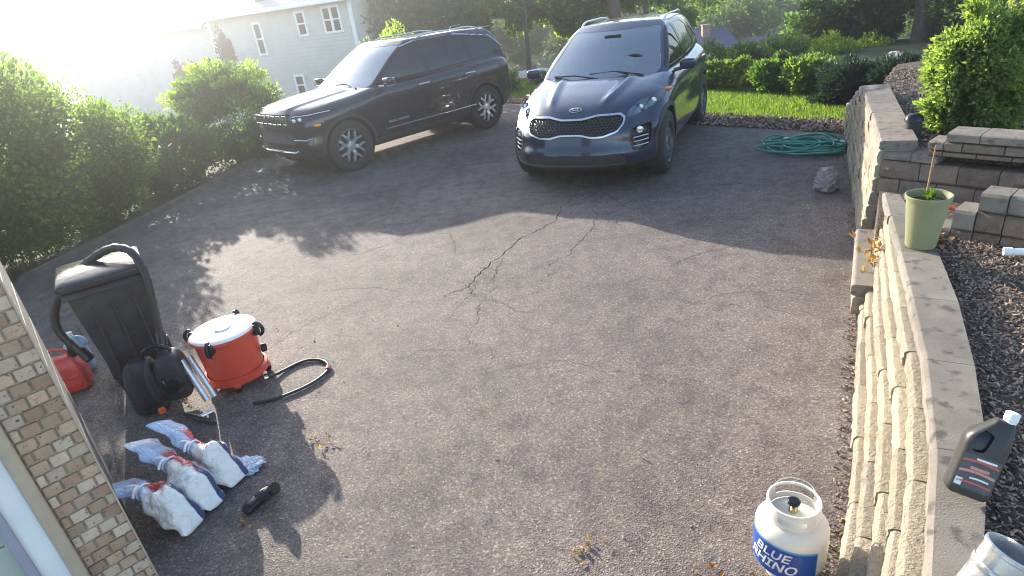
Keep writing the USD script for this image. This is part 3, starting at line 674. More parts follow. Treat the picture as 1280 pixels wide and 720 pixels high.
def common_parts(car, mirror_at, mirror_mat, rail=None, wip=None, seats=None):
    p = car.p
    for sg in (-1, 1):
        x, y, z = mirror_at
        v, f = rounded_box(-.06, .06, .095, .045, .02, 0.125, .045)
        v[:, 0] += 0.03 * (v[:, 2] / .15) - 0.08 * np.clip(v[:, 1] * sg, -1, 1) ** 2 * 4
        mp = obj('mirror', (v + [x, sg * y, z], f), mirror_mat, p, smooth=True)
        mb = MB(); mb.tube([(x + .05, sg * (y - .16), z + .0), (x + .01, sg * (y - .02), z + .03)], 0.022, 8); obj('arm', mb, m_blackp, mp)
        mb = MB(); mb.box((x - .066, sg * y, z + .062), (.006, .14, .09), 0, .003); obj('mirror_glass', mb, m_chrome, mp)
        if rail is not None:
            mb = MB(); mb.tube(smooth_path([(a, sg * b, c) for a, b, c in rail], 30), 0.013, 8); obj('roof_rail', mb, m_satin, p, smooth=40)
    for pts in (wip or []):
        mb = MB(); mb.tube(pts, 0.009, 6); mb.tube([pts[0], pts[0] + np.array([0.03, 0, -.02])], .016, 6); obj('wiper', mb, m_gloss, p)
    for (x, y) in (seats or []):
        mb = MB()
        v, f = rounded_box(-.26, .26, .25, .07, .07, .16, .06); mb.add(v + [x, y, .52], f)
        v, f = rounded_box(-.08, .08, .25, .07, .07, .62, .08); v[:, 0] -= v[:, 2] * .25; mb.add(v + [x - .25, y, .62], f)
        v, f = rounded_box(-.05, .05, .13, .045, .05, .2, .06); mb.add(v + [x - .43, y, 1.27], f)
        obj('seat', mb, m_seat, p, smooth=40)

# ---------------------------------------------------------------- blue compact crossover facing the camera
def kia():
    car = Car('parked_car', 'dark blue crossover parked facing the camera, next to the green hose', None, (1.90, 8.92, 0.0), -2.045, 1.03)
    p = car.p
    def warp(v):
        x, y, t = v[:, 0].copy(), v[:, 1].copy(), v[:, 2].copy(); ay = np.abs(y) / .9275
        w = pc(x, [(-2.235, .80), (-2.0, .87), (-1.5, .915), (0, .925), (1.3, .922), (1.8, .90), (2.05, .865), (2.245, .80)])
        prof = pc(t, [(0, .90), (.12, .965), (.3, .992), (.5, .985), (.68, 1.0), (.82, .985), (1, .90)])
        yy = y / .9275 * w * prof
        nose = 0.34 * np.clip(ay, 0, 1) ** 3.0 + pc(t, [(0, .10), (.12, .02), (.3, .0), (.5, .035), (.68, .06), (.85, .13), (1, .22)])
        xx = x - nose * sstep(x, 0.9, 2.245) ** 1.6
        rear = 0.16 * ay ** 2.5 + pc(t, [(0, .12), (.3, 0), (.6, .05), (1, .12)])
        xx = xx + rear * sstep(-x, 1.2, 2.235)
        top = pc(x, [(2.245, .84), (2.1, .905), (1.9, .955), (1.5, 1.02), (1.1, 1.075), (.7, 1.09), (-.5, 1.11), (-1.6, 1.13), (-2.235, 1.08)])
        top = top - 0.085 * ay ** 3 * sstep(x, .7, 1.3) + 0.028 * np.exp(-((np.abs(y) - pc(x, [(.8, .52), (2.2, .36)])) / .05) ** 2) * sstep(x, .8, 1.2) * sstep(-x, -2.2, -1.9)
        bot = pc(x, [(2.245, .24), (1.9, .19), (1.0, .19), (-1.8, .21), (-2.235, .34)])
        return np.stack([xx, yy, bot + t * (top - bot)], 1)
    car.build_lower(-2.235, 2.245, .9275, .10, .034, warp)
    def warpc(v):
        x, y, u = v[:, 0].copy(), v[:, 1].copy(), v[:, 2].copy(); ay = np.abs(y) / .8
        xf = pc(u, [(0, 1.20), (.2, .98), (.5, .66), (.8, .33), (1, .06)]) - 0.16 * ay ** 2
        xr = pc(u, [(0, -2.12), (.4, -2.05), (.75, -1.9), (1, -1.72)]) + 0.10 * ay ** 2
        xx = xr + (x + 2.12) / (1.20 + 2.12) * (xf - xr)
        yy = y / .8 * pc(u, [(0, .845), (.3, .80), (.7, .70), (1, .60)]) * pc(xx, [(-2.1, .86), (-1.2, .97), (0, 1.0), (1.2, .94)])
        top = 1.625 - 0.035 * np.clip(ay, 0, 1) ** 2 - 0.05 * sstep(-xx, .9, 2.0) - .02 * sstep(xx, -.3, .3)
        return np.stack([xx, yy, 0.98 + u * (top - 0.98)], 1)
    car.build_cab(-2.12, 1.20, .8, .10, .03, warpc)
    # --- cabin glass
    v, n = car.cab[0], None
    ws = car.cut('cab', front_sdf(rpoly([(-.735, 1.075), (.735, 1.075), (.565, 1.535), (-.565, 1.535)], .05), False, 0.25, -.3))
    obj('windscreen', shell(ws, -0.004), m_ws, p, smooth=True)
    def rearw(v, n):
        d = sd_poly(v[:, 1:], rpoly([(-.62, 1.14), (.62, 1.14), (.50, 1.46), (-.50, 1.46)], .05)); return np.where((n[:, 0] < -.3) & (v[:, 0] < -1.4), d, np.maximum(d, .02))
    obj('rear_window', shell(car.cut('cab', rearw), -.004), m_sideg, p, smooth=True)
    for poly, nm in (([(.72, 1.115), (.16, 1.46), (-.22, 1.53), (-.27, 1.125)], 'door_window'), ([(-.36, 1.125), (-.31, 1.53), (-.9, 1.52), (-1.13, 1.44), (-1.17, 1.15)], 'door_window'), ([(-1.25, 1.17), (-1.22, 1.42), (-1.5, 1.36), (-1.72, 1.22)], 'quarter_window')):
        g = car.cut('cab', side_sdf(rpoly(poly, .02)))
        for sg in (-1, 1):
            a, b = split(g, -sg * g[0][:, 1]); obj(nm, shell(a, -.005), m_sideg, p, smooth=True)
    fr = car.cut('cab', side_sdf(rpoly([(.86, 1.08), (.16, 1.50), (-.3, 1.565), (-.95, 1.555), (-1.3, 1.47), (-1.85, 1.2), (-1.75, 1.10)], .03)))
    obj_each('window_frame', shell(fr, -.002), m_gloss, p, smooth=True)
    obj('roof', car.cab, m_kia, p, smooth=45)
    # --- lower body: holes, then panels
    car.tree(); P = {k: car.front(*q) for k, q in {'emb': (0, .868), 'f1': (.70, .58), 'plate': (0, .4)}.items()}
    arch = arch_sdf((1.335, -1.335), .36, .40)
    car.cut('low', arch)
    gri = rpoly([(0, .775), (.10, .782), (.30, .815), (.52, .80), (.55, .735), (.50, .665), (.36, .625), (.22, .628), (.10, .655), (0, .662)], .012)
    gri = np.vstack([gri])
    def gfun(off):
        f0_ = front_sdf(np.array([(0, .775), (.12, .780), (.28, .808), (.50, .80), (.545, .765), (.545, .72), (.50, .66), (.36, .622), (.24, .622), (.12, .65), (0, .655), (-.02, .70)]), True, .2, 1.2)
        def fn(v, n):
            y = np.abs(v[:, 1]); pts = np.array([(-.5, .775), (.12, .780), (.28, .808), (.50, .80), (.545, .765), (.545, .72), (.50, .66), (.36, .622), (.24, .622), (.12, .65), (-.5, .655)])
            d = sd_poly(np.stack([y, v[:, 2]], 1), pts) - off; return np.where((n[:, 0] > .2) & (v[:, 0] > 1.2), d, np.maximum(d, .02))
        return fn
    gm = car.cut('low', gfun(0.0)); obj('grille', shell(gm, -.03), m_gloss, p, smooth=True)
    gpth = stage.GetPrimAtPath(p).GetPath()
    gv, gnn = vnorm(*gm), None; gt = cKDTree(gm[0][:, 1:]); hexb = MB()
    for row in range(7):
        for col in range(-13, 14):
            y0, z0 = col * .042 + (row % 2) * .021, .642 + row * .026
            pts = []
            for (dy, dz) in ((0, 0), (.021, .009), (.021, .026)):
                yy, z2 = y0 + dy, z0 + dz; dd, ii = gt.query([yy, z2])
                if dd > .022: pts = []; break
                pts.append((gm[0][ii, 0] - .012, yy, z2))
            if pts: hexb.tube(pts, .0045, 4, False)
            yy = y0 - .021; dd, ii = gt.query([yy, z0 + .009])
            if dd < .022 and pts: hexb.tube([pts[0], (gm[0][ii, 0] - .012, yy, z0 + .009)], .0045, 4, False)
    obj('grille_mesh', hexb, m_blackp, p + '/grille')
    obj('grille_frame', shell(car.cut('low', gfun(0.016)), .006), m_satin, p, smooth=40)
    # headlamps, fog lamps, intake, cladding
    hl = car.cut('low', front_sdf(rpoly([(.56, .775), (.62, .765), (.74, .80), (.86, .865), (.90, .955), (.80, .945), (.66, .895), (.585, .84)], .014), True, -.15, 1.1))
    for sg in (-1, 1):
        a, b = split(hl, -sg * hl[0][:, 1]); lp = obj('headlight', shell(a, -.025), m_refl, p, smooth=True)
        obj('cover_glass', shell((a[0], a[1]), .002), m_lampglass, lp, smooth=True)
        for (y, z, r) in ((.66, .825, .042), (.765, .865, .05)):
            (q, nn) = car.front(y * sg, z); k = cKDTree(a[0][:, 1:]).query([y * sg, z])[1]; q = a[0][k] - np.array([.012, 0, 0])
            mb = MB(); mb.lathe([(r, -.02), (r, .004), (r * .82, .008), (r * .8, -.01), (.001, -.006)], 24, q, axis_R((1, .15 * sg, .12))); obj('projector', mb, m_rimdark, lp)
            mb = MB(); mb.lathe([(r * .78, -.008), (r * .6, .008), (.001, .014)], 20, q, axis_R((1, .15 * sg, .12))); obj('bulb_lens', mb, m_lamp, lp, smooth=True)
        k = cKDTree(a[0][:, 1:]).query([.865 * sg, .925])[1]; q = a[0][k] + np.array([-.004, -.004 * sg, 0])
        v, f = rounded_box(-.06, .06, .02, .015, .02, .03, .012); v = rotz(v, .95 * -sg); obj('side_marker', (v + q - [0, 0, .012], f), m_amber, lp, smooth=True)
    fogp = rpoly([(.64, .66), (.80, .68), (.815, .60), (.80, .47), (.74, .43), (.67, .45), (.635, .55)], .02)
    ring = lambda off: (lambda v, n: np.where((n[:, 0] > .05) & (v[:, 0] > 1.2), sd_poly(np.stack([np.abs(v[:, 1]), v[:, 2]], 1), fogp) - off, .02))
    fg = car.cut('low', ring(0.0)); obj_each('fog_lamp_recess', shell(fg, -.04), m_gloss, p, smooth=True)
    obj_each('fog_lamp_frame', shell(car.cut('low', ring(.010)), .005), m_blackp, p, smooth=40)
    ft = cKDTree(fg[0][:, 1:])
    for sg in (-1, 1):
        q = fg[0][ft.query([.725 * sg, .625])[1]]
        mb = MB(); mb.lathe([(.038, -.03), (.038, 0), (.03, .003), (.028, -.01), (.001, -.004)], 20, q - [.012, 0, 0], axis_R((1, .35 * sg, 0))); obj('fog_lamp', mb, m_refl, p)
        for z in (.475, .52, .565):
            pts = []
            for y in np.linspace(.66, .785, 6): k = ft.query([y * sg, z])[1]; pts.append((fg[0][k, 0] - .004, y * sg, z))
            mb = MB(); mb.tube(pts, .007, 5); obj('fin', mb, m_satin, p)
    intake = car.cut('low', front_sdf(rpoly([(-.56, .43), (.56, .43), (.62, .36), (.58, .30), (-.58, .30), (-.62, .36)], .03), False, .2, 1.5))
    obj_each('lower_intake', shell(intake, -.03), m_blackp, p, smooth=True)
    def low(v, n): return v[:, 2] - np.where(v[:, 0] > 1.8, .30, .335)
    obj_each('sill_cladding', shell(car.cut('low', low), .004), m_blackp, p, smooth=45)
    obj_each('arch_trim', shell(car.cut('low', arch_sdf((1.335, -1.335), .36, .452)), .008), m_blackp, p, smooth=45)
    obj_each('tail_light', shell(car.cut('low', lambda v, n: np.max([v[:, 0] + 1.98, np.abs(v[:, 2] - .95) - .085, .50 - np.abs(v[:, 1])], 0)), .004), m_red, p, smooth=True)
    seams = car.cut('low', line_sdf([[(.82, .34), (.88, .6), (.80, 1.0), (.74, 1.1)], [(-.31, .34), (-.31, 1.13)], [(-1.22, .75), (-1.1, .5), (-1.02, .34)], [(-1.22, .75), (-1.24, 1.13)]], .0035))
    obj_each('door_seam', shell(seams, -.004), m_dark, p)
    hoodseam = car.cut('low', line_sdf([[(2.02, 0), (2.0, .3), (1.9, .5), (1.6, .745), (.9, .775)], [(2.02, 0), (2.0, -.3), (1.9, -.5), (1.6, -.745), (.9, -.775)]], .003, (0, 1), lambda v, n: (n[:, 2] > .5) & (v[:, 2] > .7)))
    obj_each('hood_seam', shell(hoodseam, -.004), m_dark, p)
    # split what is left: hood, front bumper, doors, rear
    front_, rest = split(car.low, 1.55 - car.low[0][:, 0]); hood, bump = split(front_, .86 - front_[0][:, 2] + 0 * front_[0][:, 0])
    obj('front_bumper', bump, m_kia, p, smooth=45); obj('hood', hood, m_kia, p, smooth=45)
    obj('body', rest, m_kia, p, smooth=45)
    liners(car, (1.335, -1.335), .42, .84, .36, .41)
    mb = MB(); mb.box((-.35, 0, .98), (2.5, 1.45, .05)); mb.box((.72, 0, 1.035), (.45, 1.3, .08), 0, .03); obj('cabin_floor', mb, m_dark, p)
    mb = MB(); t = np.linspace(0, 2 * PI, 24); mb.tube(np.stack([.62 + .05 * np.sin(t), .36 + .18 * np.cos(t), 1.10 + .17 * np.sin(t)], 1), .014, 6); obj('steering_wheel', mb, m_gloss, p)
    common_parts(car, (.60, 1.0, 1.05), m_kia, [(-.16, .55, 1.57), (-.26, .56, 1.605), (-.8, .575, 1.63), (-1.45, .54, 1.585), (-1.58, .53, 1.53)], [np.array([(1.02, .55, 1.075), (.93, .2, 1.12), (.96, -.12, 1.11)]), np.array([(1.1, .02, 1.07), (1.0, -.3, 1.11), (.9, -.6, 1.10)])], [(.1, .36), (.1, -.36), (-.85, .36), (-.85, -.36)])
    mb = MB(); mb.box((.34, .02, 1.46), (.03, .22, .06), 0, .01); obj('rear_view_mirror', mb, m_gloss, p)
    for sg in (-1, 1):
        for x, z in ((-.12, .985), (-1.05, 1.0)):
            mb = MB(); mb.box((x, sg * .935, z), (.2, .028, .026), 0, .008); obj('door_handle', mb, m_chrome, p)
        pass
        for x in (1.335, -1.335): wheel(p, x, sg * .80, .358, .235, 'twin', .245)
    # emblem
    q, nn = P['emb']; R = axis_R((nn[0], 0, nn[2])); 
    Rx = np.stack([[0, 1, 0], np.cross(nn, [0, 1, 0]), [nn[0], 0, nn[2]]], 1)
    t = np.linspace(0, 2 * PI, 33); mb = MB(); mb.tube(np.stack([.068 * np.cos(t), .034 * np.sin(t), .006 + 0 * t], 1) @ Rx.T + q, .0055, 6); em = obj('emblem', mb, m_chrome, p)
    tx = meshkit.text_mesh('KIA', .034, .006, True); tx.apply_translation(-tx.bounds.mean(0)); mb = MB(); mb.add(np.array(tx.vertices) @ Rx.T + q + nn * .008, tx.faces); obj('lettering', mb, m_chrome, em)
    mb = MB(); a = np.linspace(0, 2 * PI, 25)[:-1]; v = np.vstack([np.stack([.066 * np.cos(a), .032 * np.sin(a), 0 * a + .003], 1), [[0, 0, .005]]]); mb.add(v @ Rx.T + q, [[k, (k + 1) % 24, 24] for k in range(24)]); obj('badge', mb, m_gloss, em)
    return car
kia()

# ---------------------------------------------------------------- black suv seen from its side
def jeep():
    car = Car('parked_car', 'black sport utility vehicle with silver spoked wheels, parked by the bushes', None, (-1.70, 11.25, 0.0), -2.40, 0.98)
    p = car.p
    def warp(v):
        x, y, t = v[:, 0].copy(), v[:, 1].copy(), v[:, 2].copy(); ay = np.abs(y) / .985
        w = pc(x, [(-2.52, .88), (-2.3, .935), (-1.5, .975), (0, .965), (1.48, .975), (2.0, .95), (2.39, .885)])
        prof = pc(t, [(0, .93), (.12, .975), (.35, .985), (.55, .98), (.74, 1.0), (.88, .985), (1, .93)])
        yy = y / .985 * w * prof
        nose = 0.24 * np.clip(ay, 0, 1) ** 3.2 + pc(t, [(0, .16), (.12, .04), (.28, .0), (.5, .03), (.6, .015), (.85, .035), (1, .10)])
        xx = x - nose * sstep(x, 1.0, 2.39) ** 1.5 + (0.14 * ay ** 3 + pc(t, [(0, .14), (.2, 0), (.5, .04), (1, .10)])) * sstep(-x, 1.4, 2.52)
        top = pc(x, [(2.39, 1.04), (2.25, 1.075), (1.9, 1.11), (1.3, 1.155), (.9, 1.18), (.5, 1.17), (-1.0, 1.20), (-2.0, 1.23), (-2.52, 1.20)])
        top = top - 0.07 * ay ** 3 * sstep(x, .6, 1.2) + 0.02 * sstep(.62 - np.abs(y), 0, .1) * sstep(x, .9, 1.2)
        bot = pc(x, [(2.39, .33), (2.0, .26), (1.0, .27), (-1.9, .27), (-2.52, .40)])
        return np.stack([xx, yy, bot + t * (top - bot)], 1)
    car.over = (1.95, .78, -1.95, .80)
    car.build_lower(-2.52, 2.39, .985, .09, .036, warp)
    def warpc(v):
        x, y, u = v[:, 0].copy(), v[:, 1].copy(), v[:, 2].copy(); ay = np.abs(y) / .86
        xf = pc(u, [(0, 1.12), (.25, .86), (.5, .62), (.8, .32), (1, .06)]) - 0.13 * ay ** 2
        xr = pc(u, [(0, -2.45), (.4, -2.40), (.75, -2.26), (1, -2.10)]) + 0.08 * ay ** 2
        xx = xr + (x + 2.45) / (1.12 + 2.45) * (xf - xr)
        yy = y / .86 * pc(u, [(0, .905), (.3, .865), (.7, .775), (1, .69)]) * pc(xx, [(-2.4, .90), (-1.2, .985), (0, 1.0), (1.2, .95)])
        top = 1.79 - 0.03 * np.clip(ay, 0, 1) ** 2 - 0.045 * sstep(-xx, 1.2, 2.3) - .02 * sstep(xx, -.3, .3)
        return np.stack([xx, yy, 1.08 + u * (top - 1.08)], 1)
    car.build_cab(-2.45, 1.12, .86, .09, .032, warpc)
    obj('windscreen', shell(car.cut('cab', front_sdf(rpoly([(-.80, 1.17), (.80, 1.17), (.66, 1.70), (-.66, 1.70)], .05), False, .25, -.3)), -.004), m_ws, p, smooth=True)
    def rearw(v, n):
        d = sd_poly(v[:, 1:], rpoly([(-.70, 1.24), (.70, 1.24), (.58, 1.64), (-.58, 1.64)], .05)); return np.where((n[:, 0] < -.3) & (v[:, 0] < -1.6), d, np.maximum(d, .02))
    obj('rear_window', shell(car.cut('cab', rearw), -.004), m_sideg, p, smooth=True)
    for poly, nm in (([(.70, 1.215), (.20, 1.60), (-.20, 1.675), (-.24, 1.225)], 'door_window'), ([(-.33, 1.225), (-.29, 1.68), (-1.0, 1.68), (-1.25, 1.63), (-1.28, 1.25)], 'door_window'), ([(-1.38, 1.26), (-1.36, 1.61), (-1.9, 1.55), (-2.16, 1.34), (-2.10, 1.29)], 'quarter_window')):
        g = car.cut('cab', side_sdf(rpoly(poly, .02)))
        for sg in (-1, 1):
            a, b = split(g, -sg * g[0][:, 1]); obj(nm, shell(a, -.005), m_sideg, p, smooth=True)
    outer = [(.86, 1.175), (.18, 1.65), (-.25, 1.72), (-1.05, 1.722), (-1.4, 1.675), (-1.95, 1.59), (-2.25, 1.34), (-2.15, 1.235)]
    obj_each('window_frame', shell(car.cut('cab', side_sdf(rpoly(outer, .03))), -.002), m_gloss, p, smooth=True)
    trim = car.cut('cab', line_sdf([[(.86, 1.175), (.18, 1.655), (-.25, 1.727), (-1.05, 1.73), (-1.4, 1.684), (-1.96, 1.60), (-2.26, 1.34)]], .008))
    obj_each('chrome_trim', shell(trim, .004), m_satin, p)
    obj('roof', car.cab, m_jeep, p, smooth=45)
    car.tree(); R_ = .435
    car.cut('low', arch_sdf((1.482, -1.482), .39, R_))
    gband = car.cut('low', front_sdf(rpoly([(-.56, 1.00), (.56, 1.00), (.56, .845), (-.56, .845)], .012), False, .3, 1.5))
    gp_ = obj('grille', shell(gband, -.03), m_gloss, p, smooth=True)
    gt = cKDTree(gband[0][:, 1:])
    for k in range(7):
        y = (k - 3) * .155
        q = gband[0][gt.query([y, .92])[1]]
        mb = MB(); c4 = [(-.058, -.062), (.058, -.062), (.058, .062), (-.058, .062), (-.058, -.062)]
        mb.tube([(q[0] - .004, y + a, .92 + b) for a, b in c4], .009, 5); obj('grille_slot_frame', mb, m_chrome, gp_)
    hl = car.cut('low', front_sdf(rpoly([(.60, .99), (.60, .875), (.90, .885), (.965, .92), (.965, .985)], .012), True, -.25, 1.6))
    for sg in (-1, 1):
        a, b = split(hl, -sg * hl[0][:, 1]); lp = obj('headlight', shell(a, -.02), m_gloss, p, smooth=True)
        obj('cover_glass', shell(a, .002), m_lampglass, lp, smooth=True); tt = cKDTree(a[0][:, 1:])
        for y in (.66, .75):
            q = a[0][tt.query([y * sg, .925])[1]]; v, f = rounded_box(-.02, .02, .035, .012, .02, .05, .012); obj('projector', (v + q - [.006, 0, .028], f), m_lamp, lp, smooth=True)
        q = np.array([a[0][tt.query([y * sg, .972])[1]] for y in np.linspace(.62, .93, 8)]); mb = MB(); mb.tube(q + [-.003, 0, 0], .007, 5); obj('light_strip', mb, m_lamp, lp)
        sm = car._v[np.argmin(np.linalg.norm(car._v - [2.0, sg * .93, .78], axis=1))]
        q = car.low[0][np.argmin(np.linalg.norm(car.low[0] - [1.98, sg * .95, .80], axis=1))]
        v, f = rounded_box(-.05, .05, .012, .01, .02, .04, .012); v = rotz(v, -.45 * sg); obj('side_marker', (v + q - [0, 0, .01], f), m_amber, p, smooth=True)
        for z, x_ in ((.62, .80),):
            q = np.array([car.front(y * sg, z)[0] for y in np.linspace(.60, .86, 7)]); mb = MB(); mb.tube(q + [.004, 0, 0], .012, 6); obj('fog_lamp_strip', mb, m_chrome, p)
    inta = car.cut('low', front_sdf(rpoly([(-.56, .76), (.56, .76), (.62, .66), (.60, .56), (-.60, .56), (-.62, .66)], .03), False, .2, 1.5))
    obj_each('lower_intake', shell(inta, -.03), m_blackp, p, smooth=True)
    q = np.array([car.front(y, .44)[0] for y in np.linspace(-.62, .62, 24)]); mb = MB(); mb.tube(q + [.006, 0, 0], .016, 6); obj('bumper_trim', mb, m_chrome, p)
    obj_each('sill_cladding', shell(car.cut('low', lambda v, n: v[:, 2] - .40), .006), m_blackp, p, smooth=45)
    obj_each('arch_trim', shell(car.cut('low', arch_sdf((1.482, -1.482), .39, R_ + .055)), .012), m_blackp, p, smooth=45)
    obj_each('tail_light', shell(car.cut('low', lambda v, n: np.max([v[:, 0] + 2.2, np.abs(v[:, 2] - 1.10) - .085, .50 - np.abs(v[:, 1])], 0)), .004), m_red, p, smooth=True)
    seams = car.cut('low', line_sdf([[(.90, .42), (.98, .7), (.90, 1.0), (.84, 1.2)], [(-.28, .42), (-.28, 1.22)], [(-1.32, .9), (-1.12, .55), (-1.05, .42)], [(-1.32, .9), (-1.33, 1.24)]], .004))
    obj_each('door_seam', shell(seams, -.004), m_dark, p)
    hs = car.cut('low', line_sdf([[(2.18, -.60), (2.18, .60)], [(2.18, .60), (1.9, .79), (.95, .84)], [(2.18, -.60), (1.9, -.79), (.95, -.84)]], .0035, (0, 1), lambda v, n: (n[:, 2] > .5) & (v[:, 2] > .9)))
    obj_each('hood_seam', shell(hs, -.004), m_dark, p)
    front_, rest = split(car.low, 1.7 - car.low[0][:, 0]); hood, bump = split(front_, 1.0 - front_[0][:, 2])
    obj('front_bumper', bump, m_jeep, p, smooth=45); obj('hood', hood, m_jeep, p, smooth=45); obj('body', rest, m_jeep, p, smooth=45)
    liners(car, (1.482, -1.482), .42, .90, .39, R_ + .01)
    mb = MB(); mb.box((-.5, 0, 1.07), (2.9, 1.55, .05)); mb.box((.66, 0, 1.125), (.42, 1.4, .08), 0, .03); obj('cabin_floor', mb, m_dark, p)
    mb = MB(); t = np.linspace(0, 2 * PI, 24); mb.tube(np.stack([.55 + .05 * np.sin(t), .40 + .19 * np.cos(t), 1.20 + .18 * np.sin(t)], 1), .014, 6); obj('steering_wheel', mb, m_gloss, p)
    common_parts(car, (.66, 1.08, 1.16), m_jeep, [(-.30, .635, 1.735), (-.42, .645, 1.775), (-1.0, .655, 1.79), (-1.7, .635, 1.765), (-1.82, .625, 1.72)], [np.array([(.98, .60, 1.175), (.90, .2, 1.22), (.92, -.12, 1.21)]), np.array([(1.03, .02, 1.17), (.95, -.3, 1.21), (.87, -.62, 1.20)])], [(.1, .4), (.1, -.4), (-.9, .4), (-.9, -.4)])
    for sg in (-1, 1):
        mb = MB(); mb.box((.745, sg * .99, 1.165), (.04, .16, .014), 0, .005); mb.box((.69, sg * 1.17, 1.17), (.16, .02, .014), 0, .005); obj('mirror_trim', mb, m_chrome, p)
        for x in (-.10, -1.16):
            mb = MB(); mb.box((x, sg * .975, 1.06), (.24, .03, .03), 0, .01); obj('door_handle', mb, m_satin, p)
        mb = MB(); mb.box((-.2, sg * .972, .50), (2.0, .012, .022), 0, .004); obj('door_trim', mb, m_chrome, p)
        tx = meshkit.text_mesh('GRAND CHEROKEE', .035, .004, True); tx.apply_translation(-tx.bounds.mean(0)); v = np.array(tx.vertices)
        obj('lettering', (np.stack([.52 - sg * v[:, 0], sg * (.962 + v[:, 2]), .60 + v[:, 1]], 1), tx.faces), m_satin, p)
        pass
        for x in (1.482, -1.482): wheel(p, x, sg * .845, .388, .255, 'y', .262)
    mb = MB(); v, f = rounded_box(-.12, .12, .03, .025, .02, .09, .04); v[:, 0] -= v[:, 2] * .7; mb.add(v + [-1.75, 0, 1.735], f); obj('roof_antenna', mb, m_gloss, p, smooth=True)
    mb = MB(); mb.box((-2.06, 0, 1.73), (.20, 1.2, .03), 0, .012); obj('roof_spoiler', mb, m_jeep, p)
    return car
jeep()

# ---------------------------------------------------------------- things at the lower left
m_binp = pm('black_bin_plastic', (0.016, 0.016, 0.02), (0.026, 0.026, 0.03), scale=9, rough=0.42, rvar=0.1, bump=0.12, bscale=90)
m_hose = pm('black_hose_rubber', (0.012, 0.012, 0.013), (0.02, 0.02, 0.02), rough=0.4)
# wheeled bin
FM = ground(128, 353, .86); bx_ = np.array([.86, .51]); bwid = .47; by_ = np.array([-bx_[1], bx_[0]])
bc = FM[:2] + by_ * 0.25; bin_ = thing('wheeled_bin', 'tall black wheeled bin with its lid closed, standing by the garage corner', 'bin', (bc[0], bc[1], 0), math.atan2(bx_[1], bx_[0]))
def taper_box(w0, d0, w1, d1, z0, z1, r=0.03, lean=0.0):
    v, f = rounded_box(-.5, .5, .5, .06, .11, 1.0, .03); t = v[:, 2]
    return np.stack([v[:, 0] * (w0 + (w1 - w0) * t), v[:, 1] * (d0 + (d1 - d0) * t) + lean * t, z0 + t * (z1 - z0)], 1), f
hw_ = bwid / 2
obj('body', taper_box(bwid * .66, .34, bwid * .98, .44, .04, .83, lean=.03), m_binp, bin_, smooth=35)
mb = MB(); mb.mesh(trimesh.Trimesh(*taper_box(bwid * 1.04, .50, bwid * 1.05, .51, .80, .84, lean=.03))); obj('rim', mb, m_binp, bin_, smooth=35)
v, f = rounded_box(-.5, .5, .5, .08, .06, 1.0, .3); v = np.stack([v[:, 0] * bwid * 1.07, v[:, 1] * .52, 0.845 + v[:, 2] * (.055 + .03 * np.cos(v[:, 1] * 3))], 1); lid = obj('lid', (v, f), pm('black_lid_plastic', (0.02, 0.02, 0.024), (0.03, 0.03, 0.034), rough=0.14, spec=0.4, bump=0.15, bscale=9, bdist=.02), bin_, smooth=40)
mb = MB(); mb.tube([(-bwid * .4, .31, .83), (bwid * .4, .31, .83)], .016, 8); obj('handle', mb, m_binp, bin_)
for sx in (-1, 1):
    mb = MB(); mb.tube([(sx * bwid * .36, .22, .1), (sx * bwid * .44, .22, .1)], .1, 18); obj('wheel', mb, m_tyre, bin_)
for x in (-.12, 0.0, .12):
    mb = MB(); mb.box((x, -.19, .46), (.018, .02, .5), 0, .006); obj('rib', mb, m_binp, bin_)
# hose draped over the bin
def pts_px(l): return [at(a, b, d) for a, b, d in l]
hp = smooth_path(pts_px([(113, 449, 4.22), (95, 435, 4.2), (74, 415, 4.15), (69, 388, 4.1), (82, 357, 4.05), (112, 326, 4.0), (142, 310, 3.97), (165, 316, 3.93), (181, 342, 3.92), (190, 375, 3.95), (197, 405, 4.0), (203, 432, 4.02)]), 70)
mb = MB(); mb.tube(hp, 0.026 + 0.0025 * np.sin(np.arange(70) * 2.4), 10); t_ = thing('vacuum_hose', 'thick black hose arching over the bin from the red can to the leaf blower', 'hose'); obj('hose', mb, m_hose, t_, smooth=50)
for k in (0, -1):
    mb = MB(); q = hp[k] ; q2 = hp[1 if k == 0 else -2]; mb.tube([q, q + (q2 - q) / np.linalg.norm(q2 - q) * .09], .033, 12); obj('cuff', mb, m_gloss, t_, smooth=40)
# red fuel can
m_redp = pm('red_can_plastic', (0.42, 0.035, 0.03), (0.5, 0.05, 0.04), scale=5, rough=0.4, bump=0.08)
rc = ground(92, 492); fc = thing('fuel_can', 'red plastic fuel can between the garage wall and the black bin', 'fuel can', (rc[0] - .02, rc[1] + .06, 0), 0.35)
v, f = rounded_box(-.125, .125, .085, .04, .03, .27, .05); v[:, 0] *= 1 - .25 * sstep(v[:, 2], .17, .28); v[:, 1] *= 1 - .3 * sstep(v[:, 2], .18, .28); obj('body', (v, f), m_redp, fc, smooth=40)
mb = MB(); mb.tube(smooth_path([(-.09, 0, .25), (-.085, 0, .315), (.02, 0, .325), (.06, 0, .27)], 16), .013, 8); obj('handle', mb, m_redp, fc, smooth=40)
mb = MB(); mb.lathe([(.028, .255), (.03, .29), (.022, .292), (.016, .35), (.001, .352)], 16, (.085, 0, 0)); obj('spout', mb, m_gloss, fc, smooth=35)
for z in (.07, .13):
    mb = MB(); mb.box((0, -.086, z), (.17, .008, .02), 0, .003); obj('rib', mb, m_redp, fc)
